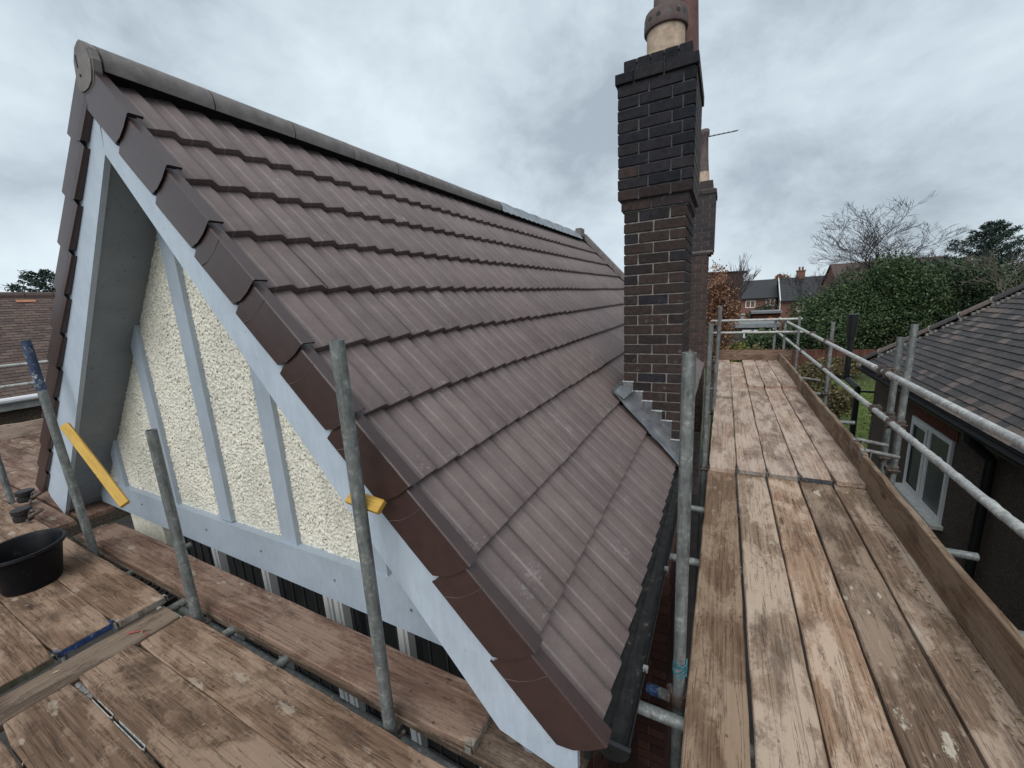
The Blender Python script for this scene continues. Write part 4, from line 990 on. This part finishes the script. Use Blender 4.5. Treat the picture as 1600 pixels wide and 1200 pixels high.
def vis_n(c):
    q = Vector((NX, (c[1]+c[2])/2, NZ))+SN*(.10*c[0]+.05); d = q-camp; z = d.dot(fw)
    if z < .3: return 1e9
    px = 800+F_PX*d.dot(r2)/z; py = 600-F_PX*d.dot(u2)/z
    return d.length if (-20 < px < 1620 and -20 < py < 1220) else 1e6+d.length
cand.sort(key=vis_n); mbn = MB()
yd = (SN*math.cos(tl)-NN*math.sin(tl)).normalized(); zd = (NN*math.cos(tl)+SN*math.sin(tl)).normalized(); xd = Vector(yd).cross(zd)
RmN = Matrix((xd, yd, zd)).transposed(); neg = xd.y < 0
for i, (r, ya, yb) in enumerate(cand):
    q = Vector((NX, 0, NZ))+SN*(.10*r)+NN*(.018+random.uniform(-.0015, .0015))
    if i < 298: put('roof_tile', NTM, nroof, Vector((q.x, yb if neg else ya, q.z)), (RmN @ Matrix.Rotation(random.uniform(-.012, .012), 3, 'Z')).to_euler())
    else:
        o_ = Vector((q.x, yb if neg else ya, q.z)); w = yb-ya; mbn.add([o_, o_+xd*w, o_+xd*w+yd*.165, o_+yd*.165, o_-zd*.012, o_+xd*w-zd*.012], [(0, 1, 2, 3), (0, 4, 5, 1), (0, 3, 4), (1, 5, 2)])
# colours of the joined tiles come from the tile's own island
def ntile_island():
    n = NT('charcoal plain tile joined'); r = n.island(); co = n.co((1, 1, 1), False)
    col = n.ramp(r, [(0., (.052, .048, .050)), (.5, (.066, .060, .062)), (.96, (.058, .053, .055)), (1., (.12, .095, .085))])
    f = n.noise(co, 30, 6, .7); col = n.mix(1., col, n.ramp(f, [(.3, .65), (.7, 1.3)]), 'MULTIPLY'); n.set(Base_Color=col, Roughness=.85); n.bump(f, .5, .004); return n.m
M['ntile_j'] = ntile_island()
part('roof_tiles', mbn, M['ntile_j'], nroof, (NX, 5, NZ), kind='stuff')
a = Vector((NX, NY, NZ)); hd = Vector((cn, -cn, sn))
nh = 13
for k_ in range(nh):
    s0, s1 = .36*k_+.02, .36*(k_+1)-.004; mb = MB(); A = a+hd*s0+Vector((0, 0, .02)); B = a+hd*s1+Vector((0, 0, .02)); d = (B-A).normalized(); side = d.cross(Vector((0, 0, 1))).normalized(); upv = side.cross(d)
    vs = []
    for P, rr in ((A, .105), (B, .098)):
        for i in range(9):
            an_ = math.pi*i/8; vs.append(P+side*rr*math.cos(an_)+upv*rr*.85*math.sin(an_))
    fs = [(i, i+1, 9+i+1, 9+i) for i in range(8)]+[tuple(range(8, -1, -1)), tuple(range(9, 18))]
    part('hip_tile', mb.add(vs, fs), M['ridge'] if False else M['ntile'], nroof, smooth=False)
    mb = MB(); mb.tube(B-d*.008, B+d*.012, .1, n=14); 
    part('mortar_joint', mb, M['mortar'], nroof) if k_ % 1 == 0 else None
mb = MB()
for k_ in range(90):
    q = a+hd*(.05*k_+.02); w = random.uniform(.085, .12); n2 = Vector((-.5, -.5, 0)); mb.box(q.x-w*.75-.02, q.x-w*.75+.025, q.y-w*.75-.02, q.y-w*.75+.03, q.z-.07, q.z-.045+w*.2) if random.random() < .75 else None
part('hip_bedding', mb, M['mortar'], nroof, kind='stuff')
# gutter, fascia, wall
mb = MB(); n = 8; vs = []
for y in (-6, NY+.06):
    for i in range(n+1):
        an_ = math.pi+math.pi*i/n; vs.append((NX-.035+.062*math.cos(an_), y, NZ-.035+.062*math.sin(an_)))
fs = [(i, i+1, n+1+i+1, n+1+i) for i in range(n)]+[(n+1+i, n+1+i+1, i+1, i) for i in range(n)]
bg_ = part('gutter', mb.add(vs, fs), M['gutter'], bung)
mb = MB(); mb.box(NX+.03, NX+.05, -6, NY-.02, NZ-.17, NZ-.02); mb.box(NX+.05, NX+.24, -6, NY-.02, NZ-.165, NZ-.15); part('fascia_board', mb, M['black'], bung)
mb = MB(); mb.box(NX+.01, NX+.0135, -6, NY, NZ-.108, NZ-.1); part('gutter_lip', mb, M['galv'], bg_)
WX = NX+.23
mb = MB(); mb.box(WX, 2*rx-WX, -6, NY-.22, GZ, NZ-.155); part('wall', mb, M['dash'], bung)
wy0, wy1, wz0, wz1 = 6.22, 7.55, -1.78, -.56
wf = part('window', (lambda b: (b.box(WX-.03, WX+.05, wy0, wy0+.065, wz0, wz1), b.box(WX-.03, WX+.05, wy1-.065, wy1, wz0, wz1), b.box(WX-.03, WX+.05, wy0+.065, wy1-.065, wz1-.065, wz1), b.box(WX-.03, WX+.05, wy0+.065, wy1-.065, wz0, wz0+.065), b.box(WX-.03, WX+.05, (wy0+wy1)/2-.045, (wy0+wy1)/2+.045, wz0+.065, wz1-.065), b)[-1])(MB()), M['white'], bung)
ym = (wy0+wy1)/2
mb = MB(); y_a, y_b = ym+.05, wy1-.07
mb.box(WX-.045, WX-.031, y_a, y_b, wz0+.06, wz0+.11); mb.box(WX-.045, WX-.031, y_a, y_b, wz1-.11, wz1-.06); mb.box(WX-.045, WX-.031, y_a, y_a+.05, wz0+.11, wz1-.11); mb.box(WX-.045, WX-.031, y_b-.05, y_b, wz0+.11, wz1-.11)
part('sash', mb, M['white'], wf)
for ya, yb in ((wy0+.065, ym-.045), (ym+.045, wy1-.065)):
    mb = MB(); mb.box(WX-.012, WX-.004, ya, yb, wz0+.065, wz1-.065); part('pane', mb, M['glass_green'], wf)
mb = MB(); mb.box(WX-.14, WX+.02, wy0-.07, wy1+.07, wz0-.06, wz0-.003); part('sill', mb, M['white_dirty'], wf)
mb = MB()
for k_ in range(18):
    y = wy0-.06+.0805*k_; mb.box(WX-.012, WX+.02, y, y+.07, wz1+.004, wz1+.215)
part('lintel_brickwork', mb, M['lintel'], bung, kind='stuff')
mb = MB(); mb.tube((WX-.06, 5.28, NZ-.35), (WX-.06, 5.28, GZ), .05, n=12); mb.tube((NX-.035, 5.28, NZ-.09), (NX-.035, 5.28, NZ-.17), .055, n=12); mb.tube((NX-.035, 5.28, NZ-.15), (WX-.06, 5.28, NZ-.37), .05, n=12)
part('downpipe', mb, M['black'], bung, smooth=False)
mb = MB(); px_, py_ = 4.98, 9.95
mb.tube((px_, py_, .55), (px_, py_, -.42), .055, n=12); mb.tube((px_, py_, -.36), (px_, py_, -.46), .075, n=12); mb.tube((px_, py_, -.42), (px_+.13, py_-.35, -.58), .055, n=12); mb.tube((px_+.13, py_-.35, -.56), (px_+.13, py_-.35, GZ), .055, n=12); mb.tube((px_, py_, .45), (px_, py_, .95), .085, .10, n=12); mb.box(px_+.02, px_+.4, py_-.37, py_-.33, -.66, -.62)
part('soil_stack', mb, M['black'], bung)

# ------------------------------------------------------------------ bungalow to the left
lb = thing('bungalow', 'bungalow with brown tiled roof and grey eaves at the left edge', 'bungalow', (-9.4, 3, GZ))
LZ0, LZ1, LX0, LX1 = .40, 2.38, -8.95, -11.9; slopeL = Vector((LX1-LX0, 0, LZ1-LZ0)); LL = slopeL.length; slopeL.normalize(); nrmL = Vector((-slopeL.z, 0, slopeL.x)); nrmL = -nrmL if nrmL.z < 0 else nrmL
mb = MB(); mb.prism([(LX0, -6, LZ0-.03), (LX1, -6, LZ1-.03), (2*LX1-LX0, -6, LZ0-.03)], (0, 14, 0)); lr = part('roof', mb, M['felt'], lb, (-9, 3, LZ0))
mb = MB(); nr = int(LL/.1)
for r in range(nr):
    y = -6-(.08 if r % 2 else 0)
    A0 = Vector((LX0, 0, LZ0))+slopeL*(.1*r)+nrmL*.014
    while y < 7.9:
        A = A0+Vector((0, y, 0))+nrmL*random.uniform(-.002, .003); B = A+slopeL*.13-nrmL*.012
        mb.add([A, A+Vector((0, .16, 0)), B+Vector((0, .16, 0)), B, A-nrmL*.014, A+Vector((0, .16, 0))-nrmL*.014], [(0, 1, 2, 3), (0, 4, 5, 1)]); y += .165
def lt_island():
    n = NT('brown plain tile joined'); col = n.ramp(n.island(), [(0., (.075, .052, .045)), (.5, (.105, .072, .060)), (1., (.135, .095, .078))]); co = n.co((1, 1, 1), False)
    f = n.noise(co, 14, 6, .7); col = n.mix(n.ramp(f, [(.6, 0.), (.72, .5)]), col, (.22, .2, .17)); n.set(Base_Color=col, Roughness=.9); return n.m
part('roof_tiles', mb, lt_island(), lr, (-9, 3, LZ0), kind='stuff')
for k_ in range(30):
    mb = MB(); y = -6+.46*k_; mb.tube((LX1, y, LZ1-.02), (LX1, y+.45, LZ1-.02), .11, .105, n=12); part('ridge_tile', mb, M['ltile'], lr)
mb = MB(); A = Vector((LX0, 2.08, LZ0))+slopeL*(LL-.32)+nrmL*.03; B = A+slopeL*.10; mb.add([A, A+Vector((0, .30, 0)), B+Vector((0, .30, 0)), B], [(0, 1, 2, 3)]); part('orange_tile', mb, M['orange_tile'], lr, label='new orange tile near the ridge')
mb = MB(); mb.tube((LX0+.06, -6, LZ0-.03), (LX0+.06, 8, LZ0-.03), .055, n=10); part('gutter', mb, M['white'], lb)
mb = MB(); mb.box(LX0-.02, LX0+.0, -6, 8, LZ0-.22, LZ0-.05); part('fascia_board', mb, M['fascia'], lb)
mb = MB(); mb.box(2*LX1-LX0+.1, LX0-.15, -5.9, 7.9, GZ, LZ0-.1); part('wall', mb, M['dash'], lb)

# ------------------------------------------------------------------ vegetation
def quads(C, size, up_bias=.3, aspect=.5, seed=0):
    g = np.random.default_rng(seed); n = len(C)
    d = g.standard_normal((n, 3)); d /= np.linalg.norm(d, axis=1, keepdims=True)
    nn = g.standard_normal((n, 3)); nn[:, 2] += up_bias*3; nn -= d*(nn*d).sum(1, keepdims=True); nn /= np.linalg.norm(nn, axis=1, keepdims=True)
    w = np.cross(d, nn); s = size*g.uniform(.6, 1.4, (n, 1))
    V = np.stack([C-d*s*.5, C+w*s*aspect*.5, C+d*s*.5, C-w*s*aspect*.5], 1).reshape(-1, 3)
    return V, np.arange(4*n).reshape(n, 4)
def blob_points(n, lobes, seed, shell=.55):
    g = np.random.default_rng(seed); k = len(lobes); wts = np.array([l[3]*l[4]*l[5] for l in lobes]); idx = g.choice(k, n, p=wts/wts.sum())
    L = np.array(lobes); d = g.standard_normal((n, 3)); d /= np.linalg.norm(d, axis=1, keepdims=True)
    r = shell+(1-shell)*g.random((n, 1))**.6; r *= 1+.12*g.standard_normal((n, 1))
    return L[idx, :3]+d*r*L[idx, 3:6]
def lobes_in(c, rad, n, seed, s=(.28, .45)):
    g = np.random.default_rng(seed); out = []
    for _ in range(n):
        d = g.standard_normal(3); d /= np.linalg.norm(d); d[2] = abs(d[2])*1.0 if g.random() < .75 else d[2]; r = g.uniform(.45, .85); q = g.uniform(*s)
        out.append((c[0]+d[0]*rad[0]*r, c[1]+d[1]*rad[1]*r, c[2]+d[2]*rad[2]*r, rad[0]*q, rad[1]*q, rad[2]*q))
    out.append((*c, rad[0]*.75, rad[1]*.75, rad[2]*.75)); return out
def leafy(name, label, base, crown_c, rad, n, size, mat, seed, cat='tree', group=None, nl=26, trunk=True, s=(.22, .4), aspect=.5, upb=.3, shell=.5):
    o = thing(name, label, cat, base, group)
    P = blob_points(n, lobes_in(crown_c, rad, nl, seed, s), seed+1, shell); P = P[P[:, 2] > base[2]+.05]
    V, Fq = quads(P, size, upb, aspect, seed+2); cc = np.array(crown_c)
    put('crown', fast_mesh('crown', V-cc, Fq, M[mat]), o, tuple(cc))
    if trunk:
        mb = MB(); b = Vector(base); c = Vector(crown_c); mb.tube(b, c, .05*rad[0]+.03, .02*rad[0]+.01, n=7, rings=3)
        for k_ in range(7):
            d = Vector((random.gauss(0, 1), random.gauss(0, 1), abs(random.gauss(.4, .5)))).normalized(); st = b.lerp(c, random.uniform(.4, 1)); mb.tube(st, st+Vector((d.x*rad[0], d.y*rad[1], d.z*rad[2]))*.75, .02*rad[0]+.008, .006, n=5)
        part('trunk', mb, M['bark'], o, base)
    return o
def bare(name, label, base, h, spread, mat, seed, levels=5, cat='tree', r0=.12, lean=(0, 0), first=.35, group=None, wide=1.):
    g = random.Random(seed); o = thing(name, label, cat, base, group); tr = MB(); br = MB()
    def grow(p, d, L, r, lv):
        q = p+d*L; md = (p+q)/2+Vector((g.gauss(0, .05), g.gauss(0, .05), g.gauss(0, .03)))*L
        b = tr if lv == levels else br; ns = 6 if lv > 3 else (4 if lv > 1 else 3)
        b.tube(p, md, r, r*.85, n=ns); b.tube(md, q, r*.85, r*.68, n=ns)
        if lv == 0: return
        for k_ in range(g.choice((2, 3, 3)) if lv > 1 else g.choice((2, 3))):
            nd = (d+Vector((g.gauss(0, spread), g.gauss(0, spread), g.gauss(.08, spread*.55)))).normalized()
            grow(q if k_ < 2 else p+(q-p)*g.uniform(.4, .9), nd, L*g.uniform(.62, .85), max(.0075, r*g.uniform(.5, .68)), lv-1)
    d0 = Vector((lean[0], lean[1], 1)).normalized(); grow(Vector(base), d0, h*first, r0, levels)
    b0 = Vector(base); k = h/(max(v[2] for v in br.v)-b0.z)
    for mm in (tr, br): mm.v = [(b0.x+(v[0]-b0.x)*k*wide, b0.y+(v[1]-b0.y)*k*wide, b0.z+(v[2]-b0.z)*k) for v in mm.v]
    part('trunk', tr, M['bark'], o, base); part('branches', br, M[mat], o, base); return o
def conifer(name, label, base, h, rad, n, seed, size=.22, group=None, pw=.85):
    g = np.random.default_rng(seed); o = thing(name, label, 'tree', base, group); b = np.array(base)
    nb_ = int(120); P = []; mbr = MB(); mbr.tube(base, tuple(b+[0, 0, h]), .03*h*.5, .01, n=7)
    for k_ in range(nb_):
        t = (k_+.5)/nb_; z = h*(.12+.86*t); L = rad*(1-t)**pw*g.uniform(.65, 1.15)+.05*rad; a = k_*2.39996+g.normal()*.3
        m_ = max(4, int(n/nb_*(.35+1.3*(1-t)))); s = g.random(m_)**.7
        x = np.cos(a)*L*s; y = np.sin(a)*L*s; zz = z+.10*L*s+.10*L*s*s+g.normal(0, .03*h*.25, m_)
        w = .10*L*(1-.5*s)+.02; P.append(np.stack([x+g.normal(0, 1, m_)*w, y+g.normal(0, 1, m_)*w, zz-np.abs(g.normal(0, 1, m_))*.25*w], 1))
        mbr.tube(tuple(b+[0, 0, z]), tuple(b+[np.cos(a)*L*.9, np.sin(a)*L*.9, z-.1*L]), .012, .004, n=4)
    P = np.concatenate(P); V, Fq = quads(P, size, .1, .28, seed+1); put('crown', fast_mesh('crown', V, Fq, M['needle']), o, base); part('trunk', mbr, M['bark'], o, base); return o

B = lambda y: gz(y)
leafy('laurel_bush', 'big bright evergreen bush behind the end of the walkway', (7.6, 25, B(25)), (7.6, 25., -.9), (2.2, 2.0, 2.55), 42000, .125, 'leaf_green', 11, 'bush', nl=40)
leafy('laurel_bush', 'tallest evergreen tree mass beside the bare tree', (9.6, 25.5, B(25)), (9.7, 25.3, .1), (2.3, 2.0, 2.55), 42000, .125, 'leaf_green', 12, 'bush', nl=40)
leafy('evergreen_tree', 'dark evergreen tree rising above the bungalow hip', (12.3, 26.5, B(26)), (12.3, 26.2, .15), (2.6, 2., 2.6), 42000, .125, 'leaf_dark', 13, 'tree', nl=36)
leafy('evergreen_tree', 'shaded evergreen tree at the right edge under the conifer', (15.2, 26.5, B(26)), (15.4, 26.2, -.1), (2.6, 2., 2.6), 42000, .125, 'leaf_dark', 14, 'tree', nl=36)
leafy('hedge_shrub', 'low dark shrub over the fence behind the corner upright', (5.7, 24.6, B(24)), (5.7, 24.7, -1.4), (1.2, .9, 1.2), 6000, .16, 'leaf_dark', 15, 'shrub', nl=16)
leafy('hedge_shrub', 'green shrub over the fence left of the corner upright', (4.3, 24.8, B(24)), (4.3, 24.8, -1.5), (1.0, .8, 1.0), 5000, .15, 'leaf_green', 16, 'shrub', nl=16)
leafy('autumn_tree', 'copper leaved autumn tree next to the further chimney', (2.3, 14.2, GZ), (2.30, 14.2, .55), (.88, .8, 1.95), 9500, .085, 'leaf_bronze', 17, nl=24, s=(.25, .42))
leafy('autumn_shrub', 'yellow green shrub at the foot of the copper tree', (2.9, 15, GZ), (2.9, 15, -1.1), (.65, .6, .95), 3200, .09, 'leaf_yellow', 18, 'shrub', nl=14)
leafy('garden_shrub', 'fading brown green shrub in the middle of the garden view', (3.6, 19, GZ), (3.7, 19, -1.5), (.9, .8, .8), 3500, .10, 'leaf_pale', 19, 'shrub', nl=14)
bare('bare_sapling', 'thin bare twigs above the copper tree', (2.25, 14.4, GZ), 5.3, .20, 'twig', 31, 6, r0=.03, first=.3)
bare('bare_tree', 'wide bare winter tree against the sky behind the evergreens', (11.0, 32, B(32)), 9.3, .46, 'twig', 17, 8, r0=.10, first=.3, wide=1.3)
bare('bare_tree', 'second bare spreading tree leaning left above the house roofs', (9.8, 31, B(31)), 6.6, .5, 'twig', 9, 8, r0=.08, lean=(-.25, 0), first=.3, wide=.9)
bare('bare_tree', 'low bare thicket tree in front of the red house', (7.9, 29, B(29)), 5.8, .45, 'twig', 21, 7, r0=.08, first=.3)
bare('bare_sapling', 'pale lichened branches hanging in front of the dark evergreens', (12.9, 22.5, GZ), 5.4, .45, 'twig_pale', 23, 6, r0=.06, first=.26)
bare('bare_sapling', 'bare upright stems at the right edge before the conifer', (14.0, 23.2, GZ), 5.8, .40, 'twig_pale', 24, 6, r0=.06, first=.26)
conifer('conifer_tree', 'dark pointed conifer standing out at the right', (14.2, 28.5, B(28)), 7.1, 5.2, 60000, 41, .13)
conifer('conifer_tree', 'small dark conifer top between bare branches', (10.25, 30, B(30)), 6.2, .75, 2200, 42, .2)
conifer('conifer_tree', 'blue green fir behind the left bungalow roof', (-33.0, 8.0, GZ), 7.6, 4.6, 16000, 43, .24, pw=.6)
for k_, (x, y, r, h_) in enumerate(((4.8, 78, 2.3, 8.2), (7.3, 80, 2.2, 8.0), (10.2, 76, 1.6, 8.6), (2.2, 79, 2.2, 7.6), (14.5, 82, 2.6, 8.0))):
    t = ['green tree top above the left end of the terrace', 'olive tree top between the terrace roofs', 'round russet tree above the party wall', 'far tree peeping over the brick gable', 'pale far tree beyond the house chimney'][k_]
    leafy('distant_tree', t, (x, y, -5.2), (x, y, -5.2+h_-r), (r, r, r), 2200, .36, ['leaf_dark', 'leaf_pale', 'leaf_bronze', 'leaf_dark', 'leaf_yellow'][k_], 60+k_, 'tree', 'trees behind the terrace', nl=12)
for k_, (x, y, w, h_, m_, t) in enumerate(((5.6, 14.2, .55, 1.3, 'leaf_pale', 'brown fading border shrub left of the lawn nearest the stack pipe'), (5.7, 17.5, .8, 1.5, 'leaf_pale', 'wider fading border shrub further down the garden'), (7.2, 21.6, 1.4, 1.0, 'leaf_pale', 'low brown bedding plants at the foot of the fence'), (9.6, 21.8, 1.3, 1.1, 'leaf_dark', 'dark bedding plants at the fence behind the bungalow'))):
    leafy('garden_shrub', t, (x, y, GZ), (x, y, GZ+h_*.45), (w, .7, h_*.55), 2600, .11, m_, 120+k_, 'shrub', 'garden border shrubs', nl=14)
for k_, (x, y, w, h_, t) in enumerate(((5.2, 36, 1.3, 4.2, 'clipped dark hedge in front of the terrace'), (4.0, 30, .8, 2.6, 'round olive shrub beside the flat roofed shed'))):
    leafy('garden_hedge' if k_ == 0 else 'garden_shrub', t, (x, y, B(y)), (x, y, B(y)+h_*.55), (w, .7, h_*.45), 3600, .16, ['leaf_dark', 'leaf_yellow'][k_], 80+k_, 'hedge' if k_ == 0 else 'shrub', nl=16)
# rough grass of the lawn
g = np.random.default_rng(3); n = 9000; P = np.stack([g.uniform(4.8, 9.0, n), g.uniform(10.8, 21, n), np.full(n, GZ+.03)], 1)
V, Fq = quads(P, .10, -.2, .2, 5); M['grass'] = island_mat('grass blades', [(0, (.05, .085, .012)), (.6, (.11, .17, .025)), (1, (.2, .25, .06))], .7)
put('grass', fast_mesh('grass', V, Fq, M['grass']), None, (0, 0, 0), kind='stuff', label='short yellow green lawn grass', cat='grass')

# ------------------------------------------------------------------ garden fence, far buildings
fe = thing('garden_fence', 'red brown board fence at the bottom of the garden', 'fence', (5, 23.5, GZ))
BMf = None
mbf = MB(); mbf.box(-.069, .069, -.011, .011, 0, 1.02); mef = mesh_of('fence_board', mbf, M['fence'])
for k_ in range(70): put('fence_board', mef, fe, (1.2+.145*k_, 23.5+(.012 if k_ % 2 else -.012), GZ+.02+random.uniform(-.008, .008)))
for k_ in range(6):
    mb = MB(); mb.box(1.1+2.0*k_, 1.2+2.0*k_, 23.53, 23.63, GZ, GZ+1.12); part('fence_post', mb, M['fence'], fe)
def box_house(name, label, x0, x1, y0, y1, zg, ze, zridge, axis, wall, roofm, wins, chim=(), cat='house', trim=True):
    o = thing(name, label, cat, ((x0+x1)/2, (y0+y1)/2, zg))
    mb = MB()
    if axis == 'x':
        ymid = (y0+y1)/2; mb.box(x0, x1, y0, y1, zg, ze); mb.prism([(x0, y0, ze), (x0, y1, ze), (x0, ymid, zridge)], (x1-x0, 0, 0)); part('wall', mb, M[wall], o)
        mb = MB(); sl_ = Vector((0, ymid-y0, zridge-ze)); L = sl_.length; sl_.normalize(); nn = Vector((0, -sl_.z, sl_.y)); nrow = max(6, int(L/.3))
        for r in range(nrow):
            for sgn in (1, -1):
                a0 = Vector((x0-.15, y0-.25*sl_.y if sgn > 0 else y1+.25*sl_.y, ze-.25*sl_.z)); sv = Vector((0, sl_.y*sgn, sl_.z)); nv = Vector((0, nn.y*sgn, nn.z))
                st = (L+.25)/nrow; A = a0+sv*(st*r)+nv*.06; Bq = a0+sv*(st*(r+1))+nv*.045; mb.prism([A, Bq, Bq-nv*.04, A-nv*.04], (x1-x0+.3, 0, 0))
        part('roof', mb, M[roofm], o)
        if trim: 
            mb = MB(); mb.box(x0-.1, x1+.1, y0-.36, y0-.26, ze-.28, ze-.16); part('gutter', mb, M['black'], o)
    else:
        xm = (x0+x1)/2; mb.box(x0, x1, y0, y1, zg, ze); mb.prism([(x0, y0, ze), (xm, y0, zridge), (x1, y0, ze)], (0, y1-y0, 0)); part('wall', mb, M[wall], o)
        mb = MB()
        for sgn in (1, -1):
            a0 = Vector((x0 if sgn > 0 else x1, y0-.12, ze)); ap = Vector((xm, y0-.12, zridge)); dv = (ap-a0).normalized(); nv = Vector((-dv.z*sgn, 0, abs(dv.x))); a0 = a0-dv*.25
            nrow = 16; st = ((ap-a0).length)/nrow
            for r in range(nrow):
                A = a0+dv*st*r+nv*.07; Bq = a0+dv*st*(r+1)+nv*.05; mb.prism([A, Bq, Bq-nv*.05, A-nv*.05], (0, y1-y0+.3, 0))
        part('roof', mb, M[roofm], o)
    for (xa, xb, za, zb_) in wins:
        mb = MB(); f = .09; yq = y0-.03
        mb.box(xa, xb, yq, yq+.1, za, za+f); mb.box(xa, xb, yq, yq+.1, zb_-f, zb_); mb.box(xa, xa+f, yq, yq+.1, za+f, zb_-f); mb.box(xb-f, xb, yq, yq+.1, za+f, zb_-f); xm_ = (xa+xb)/2; mb.box(xm_-f/2, xm_+f/2, yq, yq+.1, za+f, zb_-f)
        w_ = part('window', mb, M['white'], o); mb = MB(); mb.box(xa+f, xb-f, yq+.04, yq+.06, za+f, zb_-f); part('pane', mb, M['glass_dark'], w_)
    for (xa, xb, ya, yb, za, zb_) in chim:
        mb = MB(); mb.box(xa, xb, ya, yb, za, zb_-.15); mb.box(xa-.06, xb+.06, ya-.06, yb+.06, zb_-.15, zb_); c_2 = part('chimney', mb, M[wall], o)
        for q in (.3, .7):
            mb = MB(); cx_ = xa+(xb-xa)*q; mb.tube((cx_, (ya+yb)/2, zb_), (cx_, (ya+yb)/2, zb_+.4), .11, .09, n=8); part('chimney_pot', mb, M['terracotta'], c_2)
    return o
box_house('brick_house', 'red brick house with dark roof, white window and chimney beyond the corner', 8.55, 16.0, 57, 64, -5.4, -.05, 2.5, 'x', 'brick_far', 'slate', [(10.1, 11.3, -1.45, -.25), (10.1, 11.3, -4.3, -3.1), (13.6, 14.8, -1.45, -.25)], [(10.3, 11.1, 60.1, 60.9, 2.0, 3.35)])
mb = MB(); mb.tube((8.45, 56.85, -5.3), (8.45, 56.85, -.1), .06, n=8); mb.tube((8.45, 56.85, -.1), (8.45, 60.5, 2.6), .06, n=8); solo('white_downpipe', mb, M['white'], 'white downpipe and verge line at the end of the red brick house', 'downpipe')
box_house('terraced_house', 'brown brick terrace with two white windows left of the red house', 2.6, 8.3, 60, 66, -5.4, .35, 2.5, 'x', 'brick_far', 'slate', [(5.0, 6.1, -.95, -.05), (7.2, 8.2, -.8, .1)], [])
box_house('gable_end_house', 'dark brick gable end behind the copper tree', -1.6, 3.55, 30, 38, -3.2, 2.65, 2.75, 'y', 'brick_dull', 'slate', [], [])
box_house('tiled_house', 'house with brown ridge half hidden behind the bare tree', 11.6, 19.5, 45, 53, -4.3, 1.2, 3.35, 'x', 'brick_far', 'ltile', [], [])
sh_ = thing('flat_roof_shed', 'low shed with dark flat roof below the terrace', 'shed', (5.2, 33, B(32)))
mb = MB(); mb.box(4.35, 6.0, 32.2, 34, B(32), -.2); part('wall', mb, M['brick_red'], sh_); mb = MB(); mb.box(4.25, 6.1, 32.0, 34.1, -.19, -.05); part('roof', mb, M['grey_roof'], sh_)
gar = thing('flat_roof_garage', 'grey flat roofed garage with a small white window', 'garage', (4, 27, B(26)))
mb = MB(); mb.box(2.9, 5.3, 26.2, 29, B(26), -.66); part('wall', mb, M['slab'], gar); mb = MB(); mb.box(2.8, 5.4, 26.0, 29.2, -.65, -.42); part('roof', mb, M['grey_roof'], gar)
mb = MB(); mb.box(3.62, 4.3, 26.15, 26.19, -1.25, -.85); mb.box(3.55, 4.37, 26.08, 26.14, -.86, -.78); gw = part('window', mb, M['white'], gar); mb = MB(); mb.box(3.70, 4.22, 26.135, 26.145, -1.15, -.92); part('pane', mb, M['glass_dark'], gw)
leafy('orange_shrub', 'rounded orange shrub in front of the flat roofed shed', (5.3, 31, B(31)), (5.3, 31, -.75), (.42, .4, .34), 900, .12, 'orange', 91, 'shrub', nl=8, trunk=True)
mb = MB(); mb.box(3.2, 3.9, 33.8, 34.2, B(33), -.35); mb.box(3.15, 3.95, 33.7, 34.3, -.35, -.28); solo('garden_bench', mb, M['cladding'], 'white garden chest beyond the copper tree', 'garden chest')
bpy.context.view_layer.update()
